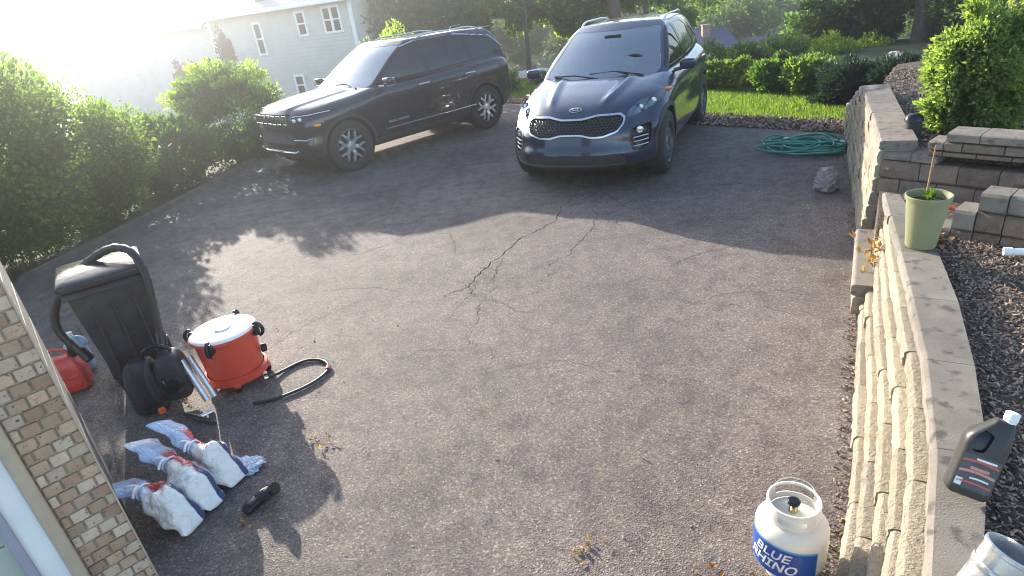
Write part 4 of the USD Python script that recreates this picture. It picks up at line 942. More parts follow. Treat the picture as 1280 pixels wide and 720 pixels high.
# translucent blue jug behind it
bj = at(93, 432, 4.55); m_jug = pm('pale_blue_jug_plastic', (0.22, 0.33, 0.45), (0.3, 0.42, 0.52), rough=0.25, coat=0.3)
jg = thing('plastic_jug', 'pale blue plastic jug tucked between the red can and the bin', 'jug', (bj[0], bj[1], 0), .2)
v, f = rounded_box(-.075, .075, .055, .035, .03, .30, .04); v[:, :2] *= (1 - .55 * sstep(v[:, 2], .2, .31))[:, None]; obj('body', (v, f), m_jug, jg, smooth=40)
mb = MB(); mb.lathe([(.022, .295), (.022, .33), (.001, .332)], 14); obj('cap', mb, m_white, jg)
mb = MB(); mb.tube(smooth_path([(.05, 0, .2), (.085, 0, .24), (.05, 0, .285), (.02, 0, .285)], 12), .011, 6); obj('handle', mb, m_jug, jg)
# leaf blower
lb0 = ground(216, 520); lbw = thing('leaf_blower', 'black backpack leaf blower with silver tubes, leaning between the bin and the orange drum', 'leaf blower', (lb0[0] - .02, lb0[1] + .10, 0), 0.25); UsdGeom.Xformable(stage.GetPrimAtPath(lbw)).AddScaleOp().Set(Gf.Vec3f(.86, .86, .92))
v, f = rounded_box(-.13, .13, .09, .06, .03, .40, .08); v[:, 0] *= 1 - .25 * sstep(v[:, 2], .1, .42); v[:, 1] += .12 * v[:, 2]; obj('frame', (v + [-.15, .03, 0], f), m_binp, lbw, smooth=40)
v, f = rounded_box(-.11, .11, .12, .07, .03, .36, .1); v[:, 0] *= 1 - .2 * sstep(v[:, 2], .2, .38); obj('engine_cover', (v + [.06, .05, .06], f), m_blackp, lbw, smooth=40)
mb = MB(); mb.lathe([(.07, 0), (.075, .02), (.05, .05), (.001, .055)], 24, (.07, -.06, .22), axis_R((.1, -1, .1))); mb.lathe([(.012, .05), (.012, .07), (.001, .072)], 10, (.07, -.06, .22), axis_R((.1, -1, .1))); obj('starter_housing', mb, m_gloss, lbw, smooth=40)
for a, b in ((-.2, .04), (-.06, -.06)):
    mb = MB(); mb.tube(smooth_path([(a, -.02, .40), (a - .01, -.11, .30), (a, -.12, .17), (a + .02, -.05, .06)], 18), np.full(18, .014), 6); obj('strap', mb, m_blackp, lbw, smooth=50)
mb = MB(); mb.tube(smooth_path([(-.10, .06, .40), (-.06, .05, .47), (.04, .05, .475), (.1, .06, .42)], 16), .014, 8); obj('handle', mb, m_gloss, lbw, smooth=50)
for k, (dx, dy) in enumerate(((0, 0), (.05, .035))):
    mb = MB(); mb.tube([(.15 + dx, .02 + dy, .34), (.25 + dx, -.10 + dy, .04)], .023, 14); obj('tube', mb, m_satin, lbw, smooth=40)
mb = MB(); mb.box((-.06, -.11, .06), (.05, .03, .05), .3, .01); obj('throttle_trigger', mb, pm('orange_plastic', (0.7, 0.13, 0.03), (0.75, 0.16, 0.05), rough=0.4), lbw)
nz0 = ground(248, 526); nz = thing('blower_nozzle', 'small dark two pronged tool lying on the asphalt before the bags', 'tool', (nz0[0], nz0[1], 0), -.3)
mb = MB(); mb.tube([(-.12, .03, .02), (.0, 0, .025), (.16, -.035, .018)], [.012, .02, .010], 8); obj('shaft', mb, m_hose, nz, smooth=40)
mb = MB(); mb.tube([(.0, .0, .02), (.05, .08, .018)], [.016, .011], 8); obj('prong', mb, m_satin, nz)
# orange drum
m_org = pm('orange_drum_plastic', (0.56, 0.055, 0.03), (0.62, 0.075, 0.04), scale=4, rough=0.38, bump=0.05)
dr = ground(293, 488); drm = thing('wet_vacuum', 'orange wet vacuum drum with black latches and a pale lid in full sun', 'vacuum', (dr[0] - .01, dr[1] + .15, 0), .4)
obj('drum', (lambda p: lathe(p, 48))([(.001, .045), (.165, .045), (.175, .055), (.18, .075), (.195, .35), (.205, .36), (.205, .375), (.001, .375)]), m_org, drm, smooth=35)
mb = MB(); mb.lathe([(.19, .05), (.205, .055), (.207, .10), (.19, .105)], 48); obj('base_band', mb, m_org, drm, smooth=35)
m_lid = pm('pale_lid_plastic', (0.78, 0.72, 0.68), (0.84, 0.79, 0.75), scale=5, rough=0.22, coat=0.5)
mb = MB(); mb.lathe([(.207, .372), (.212, .378), (.212, .392), (.2, .402), (.15, .408), (.14, .403), (.06, .405), (.055, .414), (.001, .416)], 48); obj('lid', mb, m_lid, drm, smooth=35)
mb = MB(); mb.lathe([(.213, .366), (.219, .370), (.219, .384), (.211, .388)], 48); obj('lid_rim', mb, m_org, drm, smooth=35)
for k in range(4):
    a = PI / 4 + k * PI / 2 + .35; c_ = np.array([math.cos(a), math.sin(a), 0])
    mb = MB(); mb.box(c_ * .215 + [0, 0, .36], (.05, .05, .075), a, .014); lt = obj('latch', mb, m_gloss, drm)
    mb = MB(); mb.tube(smooth_path([c_ * .235 + [0, 0, .32], c_ * .265 + [0, 0, .355], c_ * .25 + [0, 0, .40], c_ * .212 + [0, 0, .41]], 12), .012, 6); obj('clasp', mb, m_gloss, lt, smooth=40)
    a2 = a + .35; c_ = np.array([math.cos(a2), math.sin(a2), 0])
    mb = MB(); mb.box(c_ * .185 + [0, 0, .055], (.06, .05, .035), a2, .01); ft_ = obj('foot', mb, m_org, drm)
    mb = MB(); mb.tube([c_ * .19 + [-.012 * math.sin(a2), .012 * math.cos(a2), .025], c_ * .19 + [.012 * math.sin(a2), -.012 * math.cos(a2), .025]], .025, 12); obj('caster', mb, m_gloss, ft_)
mb = MB(); mb.lathe([(.03, 0), (.03, .03), (.022, .032), (.02, .0)], 18, (.193, -.05, .20), axis_R((1, -.2, 0))); obj('hose_port', mb, m_gloss, drm)
hp2 = smooth_path([(*ground(336, 476)[:2], .03), (*ground(357, 464)[:2], .012), (*ground(385, 452)[:2], .012), (*ground(405, 453)[:2], .012), (*ground(411, 462)[:2], .012), (*ground(398, 476)[:2], .012), (*ground(372, 490)[:2], .012), (*ground(345, 500)[:2], .012), (*ground(318, 506)[:2], .012)], 60)
t_ = thing('rubber_hose', 'thin dark hose looped on the sunlit asphalt beside the orange drum', 'hose'); mb = MB(); mb.tube(hp2, .0105, 8); obj('hose', mb, m_hose, t_, smooth=50)
mb = MB(); mb.tube([hp2[0], hp2[0] + (hp2[0] - hp2[2]) * .8], .014, 10); obj('fitting', mb, m_chrome, t_)
mb = MB(); mb.tube([hp2[28], hp2[30]], .018, 8); obj('clip', mb, pm('dull_red_plastic', (0.45, 0.12, 0.08), rough=0.5), t_)

# three bags of salt
def bag_material(k):
    """White sack: navy and red band along one long side, pale blue panel towards the open end."""
    def ramp(st): return ('rgb_ramp', {'ramp': st})
    N = {'tc': ('texture_coordinate', {}), 's': ('separate_xyz', {}), 'nz': ('noise_texture', {'scale': 14.0, 'detail': 3.0}), 'nt': ('noise_texture', {'scale': 46.0, 'detail': 2.0}), 'p': ('principled_bsdf', {'roughness': 0.34, 'coat_weight': 0.25}),
         'yn': ('math', {'math_type': 'multiply_add', 'value2': 0.03}), 'ym': ('map_range', {'from_min': -0.09, 'from_max': 0.09, 'to_min': 0.0, 'to_max': 1.0}), 'xm': ('map_range', {'from_min': 0.0, 'from_max': 0.56, 'to_min': 0.0, 'to_max': 1.0}), 'xn': ('math', {'math_type': 'multiply_add', 'value2': 0.12}),
         'ry': ramp([(0.0, (0.76, 0.75, 0.74)), (0.20, (0.74, 0.73, 0.73)), (0.27, (0.03, 0.035, 0.11)), (0.40, (0.035, 0.04, 0.13)), (0.43, (0.78, 0.77, 0.75)), (1.0, (0.82, 0.80, 0.77))]),
         'rx': ramp([(0.0, (0, 0, 0)), (0.50, (0, 0, 0)), (0.55, (1, 1, 1)), (0.84, (1, 1, 1)), (0.90, (0, 0, 0))]), 'panel': ('mix_color', {'b': (0.40, 0.51, 0.70)}), 'tip': ramp([(0.84, (0, 0, 0)), (0.90, (1, 1, 1))]), 'tipm': ('mix_color', {'b': (0.82, 0.81, 0.79)}),
         'rr': ramp([(0.43, (0, 0, 0)), (0.46, (1, 1, 1))]), 'ra': ramp([(0.0, (0, 0, 0)), (0.2, (0, 0, 0)), (0.28, (1, 1, 1)), (0.6, (1, 1, 1)), (0.66, (0, 0, 0))]), 'rb': ramp([(0.2, (0, 0, 0)), (0.26, (1, 1, 1)), (0.52, (1, 1, 1)), (0.58, (0, 0, 0))]), 'm1': ('mix_color', {'blend_type': 'multiply', 'fac': 1.0}), 'm2': ('mix_color', {'blend_type': 'multiply', 'fac': 1.0}), 'red': ('mix_color', {'b': (0.55, 0.06, 0.05)}),
         'rt': ramp([(0.60, (0, 0, 0)), (0.63, (.75, .75, .75))]), 'rta': ramp([(0.5, (0, 0, 0)), (0.54, (1, 1, 1)), (0.72, (1, 1, 1)), (0.76, (0, 0, 0))]), 'm3': ('mix_color', {'blend_type': 'multiply', 'fac': 1.0}), 'txt': ('mix_color', {'b': (0.10, 0.10, 0.16)}),
         'bn': ('noise_texture', {'scale': 30.0, 'detail': 5.0, 'distortion': 0.9}), 'bp': ('bump', {'strength': 0.8, 'distance': 0.03})}
    L = [('tc.object', 's.vector'), ('tc.object', 'nz.vector'), ('tc.object', 'nt.vector'), ('nz.fac', 'yn.value1'), ('s.y', 'yn.value3'), ('yn.value', 'ym.value'), ('ym.result', 'ry.fac'), ('s.x', 'xm.value'), ('nz.fac', 'xn.value1'), ('xm.result', 'xn.value3'), ('xn.value', 'rx.fac'), ('rx.color', 'panel.fac'), ('ry.color', 'panel.a'),
         ('xn.value', 'tip.fac'), ('tip.color', 'tipm.fac'), ('panel.result', 'tipm.a'), ('nz.fac', 'rr.fac'), ('xm.result', 'ra.fac'), ('ym.result', 'rb.fac'), ('rr.color', 'm1.a'), ('ra.color', 'm1.b'), ('m1.result', 'm2.a'), ('rb.color', 'm2.b'), ('m2.result', 'red.fac'), ('tipm.result', 'red.a'),
         ('nt.fac', 'rt.fac'), ('ym.result', 'rta.fac'), ('rt.color', 'm3.a'), ('rta.color', 'm3.b'), ('m3.result', 'txt.fac'), ('red.result', 'txt.a'), ('red.result', 'p.base_color'), ('tc.object', 'bn.vector'), ('bn.fac', 'bp.height'), ('bp.normal', 'p.normal')]
    return usdkit.material(stage, '/World/Looks/printed_bag_%d' % k, N, L, surface='p.BSDF')
def salt_bag(tip_px, bot_px, lab, seed, zt=0.27, wid=1.0):
    b = ground(*bot_px)[:2]; t = ground(*tip_px, zt)[:2]; d = t - b; Lh = np.linalg.norm(d)
    p = thing('salt_bag', lab, 'bag', (b[0], b[1], 0), math.atan2(d[1], d[0]), None)
    n, m = 40, 40; u = np.linspace(0, 1, n); a = np.arange(m) * 2 * PI / m; V = []
    for k, s in enumerate(u):
        x = Lh * s; zc = pc(s, [(0, .03), (.2, .07), (.45, .12), (.62, .19), (1, zt)])
        w = wid * pc(s, [(0, .105), (.1, .125), (.4, .125), (.54, .085), (.60, .062), (.70, .10), (1, .15)]); t_ = pc(s, [(0, .008), (.08, .06), (.3, .115), (.48, .09), (.60, .04), (.8, .02), (1, .012)])
        zc = max(zc, t_ * 1.0 + .002)
        tw = .5 * sstep(s, .5, 1.0)
        cy, cz = np.sign(np.cos(a)) * np.abs(np.cos(a)) ** .8 * w, np.sin(a) * t_
        y, z = cy * math.cos(tw) - cz * math.sin(tw), cy * math.sin(tw) + cz * math.cos(tw)
        V.append(np.stack([np.full(m, x) - .03 * np.sin(tw) * z / .1, y, zc + z], 1))
    V = np.array(V); nn = (meshkit.fbm(np.stack([V[..., 0] * 9 + seed, V[..., 1] * 14, V[..., 2] * 14], -1), 4, seed) - .5)
    cen = V.mean(1, keepdims=True); V = cen + (V - cen) * (1 + 1.15 * nn[..., None]); V[..., 2] = np.maximum(V[..., 2], .003)
    i2, j2 = np.meshgrid(np.arange(n - 1), np.arange(m), indexing='ij'); q = np.stack([i2 * m + j2, (i2 + 1) * m + j2, (i2 + 1) * m + (j2 + 1) % m, i2 * m + (j2 + 1) % m], -1).reshape(-1, 4)
    vv = V.reshape(-1, 3); vv = np.vstack([vv, V[0].mean(0), V[-1].mean(0)]); k0, k1 = len(vv) - 2, len(vv) - 1
    tri = np.vstack([q[:, [0, 1, 2]], q[:, [0, 2, 3]], [[k0, (j + 1) % m, j] for j in range(m)], [[k1, (n - 1) * m + j, (n - 1) * m + (j + 1) % m] for j in range(m)]])
    obj('sack', (vv, tri), bag_material(seed), p, smooth=60)
    tp = V[int(n * .60)]; mb = MB(); mb.tube(np.vstack([tp[::2] * 1.0, tp[:1]]) + [0, 0, .002], .006, 5, False); c = tp[np.argmax(tp[:, 2])]
    mb.tube(smooth_path([c, c + [.02, .03, .03], c + [.045, .045, .02]], 8), .006, 5); mb.tube(smooth_path([c, c + [-.02, .04, .025], c + [-.03, .07, .0]], 8), .006, 5); obj('tie', mb, m_white, p)
salt_bag((204, 528), (303, 604), 'white and blue salt bag farthest from the garage wall, its open top pointing up', 1, .32, .60)
salt_bag((176, 553), (274, 636), 'middle one of the three white and blue salt bags', 2, .29, .60)
salt_bag((146, 606), (250, 660), 'slumped white and blue salt bag closest to the brick wall', 3, .2, .64)
# crumpled clear wrapper and a black shoe brush
def crumple(rx, ry, rz_, seed, sub=4, amp=.5, fr=6):
    m = trimesh.creation.icosphere(sub); v = np.array(m.vertices); n = meshkit.fbm(v * fr / 2 + seed * 3.1, 4, seed) - .5; r = 1 + amp * n - .35 * np.abs(meshkit.noise(v * fr + seed, seed + 9) - .5)
    v = v * r[:, None] * [rx, ry, rz_]; v[:, 2] = np.maximum(v[:, 2], -.6 * rz_); v[:, 2] += .6 * rz_
    return v, np.array(m.faces)
wr = ground(304, 588); m_wrap = pm('clear_crinkled_film', (0.35, 0.42, 0.52), (0.75, 0.8, 0.86), scale=45, rough=0.12, coat=0.6, bump=0.9, bscale=60)
wp_ = thing('plastic_wrapper', 'crumpled shiny plastic wrapper beside the farthest salt bag', 'wrapper', (wr[0], wr[1], .003), .4); obj('film', crumple(.11, .075, .03, 4, 4, 1.0, 9), m_wrap, wp_)
sh = ground(322, 632); nzl = thing('vacuum_nozzle', 'black vacuum floor nozzle lying by the bags', 'nozzle', (sh[0] + .01, sh[1] + .03, 0), 1.0)
v, f = rounded_box(-.10, .10, .035, .02, .015, .045, .02); v[:, 2] *= 1 - .3 * sstep(np.abs(v[:, 0]), .05, .1); obj('head', (v, f), m_gloss, nzl, smooth=40)
mb = MB(); mb.tube(smooth_path([(0.0, 0, .03), (.01, -.05, .06), (.03, -.09, .085)], 10), np.linspace(.028, .024, 10), 14); obj('neck', mb, m_binp, nzl, smooth=40)
mb = MB(); mb.tube([(.028, -.085, .082), (.036, -.105, .095)], .031, 14); obj('collar', mb, m_gloss, nzl)

# ---------------------------------------------------------------- propane tank
tk0 = ground(984, 709); tk = thing('propane_tank', 'white propane tank with a blue label at the foot of the sunlit wall', 'gas tank', (tk0[0], tk0[1], 0), 0.0); UsdGeom.Xformable(stage.GetPrimAtPath(tk)).AddScaleOp().Set(Gf.Vec3f(.84, .84, .82))
m_tank = pm('cream_tank_paint', (0.70, 0.67, 0.58), (0.76, 0.73, 0.65), scale=5, rough=0.35, coat=0.2, c3=(0.5, 0.42, 0.3), s3=26, p3=(0.68, 0.78))
R_t = .155
prof = [(.001, .045), (.10, .05), (.135, .075), (R_t, .12), (R_t, .2), (R_t + .0015, .203), (R_t + .0015, .209), (R_t, .212), (R_t, .285)] + [(R_t * math.cos(a), .285 + .085 * math.sin(a)) for a in np.linspace(.1, PI / 2 - .02, 12)]
obj('vessel', lathe(prof, 56), m_tank, tk, smooth=40)
mb = MB(); mb.lathe([(.095, .001), (.102, .0), (.106, .06), (.1, .075), (.095, .06), (.095, .001)], 40); obj('foot_ring', mb, m_tank, tk, smooth=35)
# collar: a ring with two hand holes
aC = math.atan2(-tk0[1], -tk0[0])                                   # towards the camera
n_, m_ = 72, 7; V = []; keep = []
for k in range(n_):
    a = aC + 2 * PI * k / n_
    for q in range(m_):
        z = .350 + .085 * q / (m_ - 1); r = .104 + .006 * math.sin(q / (m_ - 1) * PI); V.append((r * math.cos(a), r * math.sin(a), z))
V = np.array(V); Fq = []
for k in range(n_):
    da = abs(((k + .5) * 2 * PI / n_ + PI) % (2 * PI) - PI); da2 = PI - da
    for q in range(m_ - 1):
        if da < .5 and 2 <= q <= 3: continue
        if da2 < .8 and 2 <= q <= 4: continue
        Fq.append([k * m_ + q, ((k + 1) % n_) * m_ + q, ((k + 1) % n_) * m_ + q + 1, k * m_ + q + 1])
Fq = np.array(Fq); tri = np.vstack([Fq[:, [0, 1, 2]], Fq[:, [0, 2, 3]]]); u_, i_ = np.unique(tri, return_inverse=True)
obj('collar', shell((V[u_], i_.reshape(tri.shape)), .004), m_tank, tk, smooth=30)
mb = MB(); t = np.linspace(0, 2 * PI, 50); mb.tube(np.stack([.107 * np.cos(t), .107 * np.sin(t), .436 + 0 * t], 1), .006, 6); obj('collar_rim', mb, m_tank, tk, smooth=50)
mb = MB(); mb.lathe([(.02, .365), (.02, .40), (.012, .402), (.012, .415), (.001, .416)], 16); mb.tube([(0, 0, .405), (.045 * math.cos(aC), .045 * math.sin(aC), .405)], .013, 12); vl = obj('valve', mb, pm('brass', (0.55, 0.42, 0.2), (0.6, 0.48, 0.26), rough=0.35, metal=0.9), tk, smooth=40)
mb = MB(); mb.lathe([(.024, .415), (.028, .42), (.028, .43), (.022, .434), (.001, .434)], 12); obj('hand_wheel', mb, m_gloss, vl)
mb = MB(); t = np.linspace(.15, PI - .15, 24); b_ = aC + PI; rd = np.array([-math.sin(b_), math.cos(b_), 0]); od = np.array([math.cos(b_), math.sin(b_), 0])
mb.tube(np.array([rd * .085 * math.cos(x) + od * (.06 + .075 * math.sin(x)) + [0, 0, .43 + .012 * math.sin(x)] for x in t]), .003, 6); obj('wire_loop', mb, pm('steel_wire', (0.5, 0.48, 0.42), rough=0.4, metal=0.8), tk)
aL = aC - .5
def on_tank(x, z, d=0.0): a = aL + x / R_t; return np.stack([(R_t + d) * np.cos(a), (R_t + d) * np.sin(a), z + 0 * a], -1)
def band(x0, x1, z0, z1, d, bend=0.0, n=36):
    x = np.linspace(x0, x1, n); c = bend * (1 - ((x - (x0 + x1) / 2) / ((x1 - x0) / 2)) ** 2)
    V = np.vstack([on_tank(x, z0 + 0 * x, d), on_tank(x, z1 - bend + c, d)]); k = np.arange(n - 1); return V, np.stack([k, k + 1, n + k + 1, n + k], 1)
m_lblue = pm('label_blue', (0.02, 0.07, 0.30), (0.025, 0.085, 0.34), rough=0.35); m_lcyan = pm('label_light_blue', (0.10, 0.36, 0.70), rough=0.35)
lbp_ = obj('label', band(-.20, .20, .105, .272, .0022, .02), m_lblue, tk, smooth=True)
obj('label_edge', band(-.205, .205, .10, .282, .0014, .02), m_lcyan, lbp_, smooth=True)
for txt, z, hgt in (('BLUE', .205, .047), ('RHINO', .138, .050)):
    tx = meshkit.text_mesh(txt, hgt, .0006, True); tx = tx.subdivide_to_size(.012); v = np.array(tx.vertices); v[:, 0] -= v[:, 0].mean(); v[:, 0] += v[:, 1] * .25
    obj('lettering', (on_tank(v[:, 0], z + v[:, 1], .0032 + v[:, 2]), tx.faces), m_white, lbp_)

# ---------------------------------------------------------------- on and by the walls
# flower pot
pp_ = ground(1150, 310, ZC); pot = thing('flower_pot', 'olive green flower pot with a thin dead stem on the low wall', 'flower pot', (pp_[0] + .02, pp_[1] + .03, ZC + .001), .3)
m_pot = pm('olive_pot_plastic', (0.20, 0.205, 0.105), (0.235, 0.24, 0.13), scale=4, rough=0.5, bump=0.05)
ph = .315
obj('pot', lathe([(.001, 0), (.074, 0), (.078, .006), (.108, ph - .03), (.115, ph - .028), (.118, ph - .003), (.114, ph), (.109, ph - .002), (.103, ph - .05), (.001, ph - .052)], 48), m_pot, pot, smooth=35)
v, f = lathe([(.001, ph - .038), (.05, ph - .034), (.08, ph - .042), (.104, ph - .048)], 40); v[:, 2] += .012 * (meshkit.fbm(v * 40, 3) - .5) ; obj('soil', (v, f), pm('potting_soil', (0.03, 0.022, 0.016), (0.1, 0.075, 0.055), scale=60, rough=0.95, bump=1.0, bscale=90), pot)
m_stem = pm('dry_stem', (0.23, 0.14, 0.07), (0.32, 0.2, 0.1), scale=40, rough=0.8)
mb = MB(); mb.tube(smooth_path([(.02, .03, ph - .05), (.022, .03, ph + .06), (.03, .035, ph + .16), (.028, .03, ph + .27)], 20), np.linspace(.007, .004, 20), 7); mb.tube([(.024, .03, ph + .1), (.05, .04, ph + .16)], [.004, .002], 5); obj('stem', mb, m_stem, pot)
def leaf_mesh(pts, nrm, L_, W_, fold=.25, up=None):
    """Folded diamond leaves at points with given directions."""
    n = len(pts); d = nrm / np.linalg.norm(nrm, axis=1, keepdims=True)
    r = np.cross(d, up if up is not None else [0.13, 0.2, 1.0]); r /= np.linalg.norm(r, axis=1, keepdims=True) + 1e-9; b = np.cross(r, d)
    L_, W_ = np.broadcast_to(L_, (n,))[:, None], np.broadcast_to(W_, (n,))[:, None]
    v = np.stack([pts, pts + d * L_ * .45 + r * W_ / 2 + b * W_ * fold, pts + d * L_, pts + d * L_ * .45 - r * W_ / 2 + b * W_ * fold], 1).reshape(-1, 3)
    k = 4 * np.arange(n)[:, None]; return v, np.vstack([k + [0, 1, 2], k + [0, 2, 3]])
m_lf_pot = leafm('seedling_leaf', (0.08, 0.16, 0.03), (0.16, 0.26, 0.05))
r_ = np.random.default_rng(5); d_ = r_.normal(0, 1, (26, 3)); d_[:, 2] = np.abs(d_[:, 2]) + .3
obj('seedling', leaf_mesh(np.array([.0, -.01, ph - .04]) + r_.normal(0, .012, (26, 3)) * [1, 1, .5] + np.array([0, 0, .02]), d_, r_.uniform(.04, .075, 26), .022), m_lf_pot, pot)
# oil jug leaning back on the mulch edge
jp = ground(1196, 632, ZC); lean = math.radians(25)
jd = np.array([.85, .5, 0]); jd /= np.linalg.norm(jd); jz = np.array([*(jd[:2] * math.sin(lean)), math.cos(lean)])
jx = np.array([.86, -.50, 0]); jx -= jz * (jx @ jz); jx /= np.linalg.norm(jx); jy = np.cross(jz, jx); RJ = np.stack([jx, jy, jz], 1)
J = lambda v: (np.asarray(v) * [.70, .85, .92]) @ RJ.T
oj = thing('oil_jug', 'dark oil jug with a white cap and red striped label on the wall', 'jug', (jp[0] + .028, jp[1] + .018, ZC + .027))
m_oil = pm('dark_bottle_plastic', (0.028, 0.027, 0.025), (0.04, 0.038, 0.034), scale=6, rough=0.38)
v, f = rounded_box(-.085, .085, .052, .035, .016, .29, .03); t = sstep(v[:, 2], .2, .29); v[:, 0] = v[:, 0] * (1 - .5 * t) + .035 * t; v[:, 1] *= 1 - .35 * t; v[:, :2] *= (1 + .04 * sstep(v[:, 2], .05, .0))[:, None]
body_, hole_ = None, None
mm = (v, f); s_ = sd_poly(v[:, [0, 2]], rpoly([(-.055, .165), (-.005, .165), (.012, .235), (-.03, .245), (-.055, .215)], .014)); grip, rest_ = split(mm, np.where(np.abs(v[:, 1]) > .02, s_, np.maximum(s_, .02)))
obj('bottle', (J(rest_[0]), rest_[1]), m_oil, oj, smooth=45)
gv_, gf_ = shell(grip, -.018); obj_each('grip_recess', (J(gv_), gf_), m_gloss, oj, smooth=40)
mb = MB(); mb.lathe([(.024, .28), (.024, .292), (.027, .294), (.027, .32), (.022, .323), (.001, .323)], 24, (.05, 0, 0)); vv, ff_ = mb.out(); obj('cap', (J(vv), ff_), m_white, oj, smooth=35)
m_lab = {'dark': pm('label_charcoal', (0.05, 0.052, 0.058), (0.085, 0.085, 0.09), scale=60, rough=0.4), 'red': pm('label_red', (0.5, 0.09, 0.07), rough=0.4), 'pink': pm('label_salmon', (0.55, 0.25, 0.2), rough=0.4), 'white': m_white}
def jl(x0, x1, z0, z1, d, bow=0.0, n=10):
    x = np.linspace(x0, x1, n); c = bow * (1 - ((x - (x0 + x1) / 2) / ((x1 - x0) / 2)) ** 2); y = -.0525 - d + 0 * x
    V = np.vstack([np.stack([x, y, z0 + c], 1), np.stack([x, y, z1 + c], 1)]); k = np.arange(n - 1); return J(V), np.stack([k, k + 1, n + k + 1, n + k], 1)
lab_ = obj('label', jl(-.07, .07, .035, .155, .0012), m_lab['dark'], oj)
for a, b, z0, z1, mt, bw_ in ((-.066, .066, .126, .134, 'red', .006), (-.066, .066, .088, .097, 'pink', .006), (-.06, .066, .052, .059, 'red', .004), (-.03, .04, .105, .115, 'pink', 0), (-.02, .055, .14, .147, 'white', 0), (-.066, -.04, .04, .066, 'white', 0), (-.02, .05, .072, .078, 'white', .002)):
    obj('print', jl(a, b, z0, z1, .002, bw_), m_lab[mt], lab_)
# galvanised pipe offcut at the lower right corner
mth = at(1270, 690, 1.50); ld = np.array([.42, .05, .9]); ld /= np.linalg.norm(ld); cn = mth - ld * .212; pipe = thing('metal_canister', 'open galvanised metal pipe section at the lower right corner of the wall', 'pipe', tuple(cn))
m_galv = pm('galvanised_steel', (0.55, 0.56, 0.57), (0.72, 0.73, 0.73), scale=18, rough=0.28, metal=0.85, rvar=0.1)
Rl = axis_R(ld)
mb = MB(); mb.lathe([(.062, -.05), (.062, .20), (.065, .203), (.065, .212), (.060, .214), (.058, .20), (.058, -.05), (.062, -.05)], 44, (0, 0, 0), Rl); obj('tube', mb, m_galv, pipe, smooth=35)
mb = MB(); mb.lathe([(.0635, .14), (.0655, .145), (.0655, .155), (.0635, .16)], 44, (0, 0, 0), Rl); obj('seam_band', mb, m_galv, pipe, smooth=35)
mb = MB(); mb.lathe([(.001, .0), (.058, .0)], 32, (0, 0, 0), Rl); obj('inner_plate', mb, m_dark, pipe)
# solar lamp, tool, white pipe, dry leaves
sl = ground(1106, 176, .76); so = thing('garden_lamp', 'black round garden lamp on the raised bed behind the taller wall', 'lamp', (sl[0] + .20, sl[1] - .02, .74))
obj('body', lathe([(.001, 0), (.055, 0), (.06, .01), (.06, .15), (.07, .155), (.07, .165), (.001, .165)], 28), m_blackp, so, smooth=35)
obj('dome', lathe([(.066, .165), (.06, .19), (.04, .208), (.001, .214)], 28), m_gloss, so, smooth=True)
ot = ground(1182, 262, .52); tl = thing('garden_trowel', 'small tool with a curved orange handle behind the flower pot', 'trowel', (ot[0], ot[1], .50), -.5)
mb = MB(); mb.tube(smooth_path([(-.09, 0, .02), (-.03, .015, .035), (.03, .01, .03), (.07, -.02, .02)], 16), .014, 8); obj('handle', mb, pm('orange_red_plastic', (0.62, 0.10, 0.03), (0.7, 0.14, 0.04), rough=0.4), tl, smooth=50)
mb = MB(); mb.tube([(.07, -.02, .02), (.11, -.05, .012)], .006, 6); obj('neck', mb, m_satin, tl)
v, f = rounded_box(-.05, .05, .03, .02, .015, .008, .003); v[:, 1] *= 1 - .6 * sstep(v[:, 0], 0, .05); v = rotz(v, -.6); obj('blade', (v + [.15, -.08, .006], f), m_satin, tl)
wp0, wp1 = ground(1254, 314, .52), ground(1300, 316, .52); t_ = thing('white_pipe', 'short white plastic pipe lying on the mulch by the stepped wall', 'pipe')
dd = (wp1 - wp0) / np.linalg.norm(wp1 - wp0)
mb = MB(); mb.lathe([(.02, 0), (.02, .30), (.016, .30), (.016, 0), (.02, 0)], 20, wp0, axis_R(dd)); obj('pipe', mb, m_white, t_, smooth=40)
mb = MB(); mb.lathe([(.0205, .0), (.024, .002), (.024, .04), (.0205, .042)], 20, wp0, axis_R(dd)); obj('coupling', mb, m_white, t_, smooth=40)
m_dry = leafm('dry_leaf', (0.22, 0.10, 0.045), (0.50, 0.30, 0.15), 0.3, 0.7)
for k, (px_, py_, z, n, sp, lab) in enumerate([(1090, 312, .36, 34, .045, 'clump of orange dry leaves caught at the end of the low wall'), (1170, 300, .50, 30, .05, 'clump of tan dry leaves on the mulch right of the flower pot')]):
    c = ground(px_, py_, z); r_ = np.random.default_rng(20 + k); q = r_.normal(0, 1, (n, 3)) * [sp, sp * .7, sp * .9]
    if k == 0: q[:, 2] *= 1.4
    dl = thing('dry_leaves', lab, 'dry leaves', tuple(c)); obj('leaves', leaf_mesh(q, r_.normal(0, 1, (n, 3)), r_.uniform(.035, .07, n), .03, .35), m_dry, dl)
    mb = MB(); mb.tube(smooth_path([(0, 0, -.08), (.005, .01, 0), (-.01, 0, .07)], 10), .004, 5); obj('twig', mb, m_stem, dl)
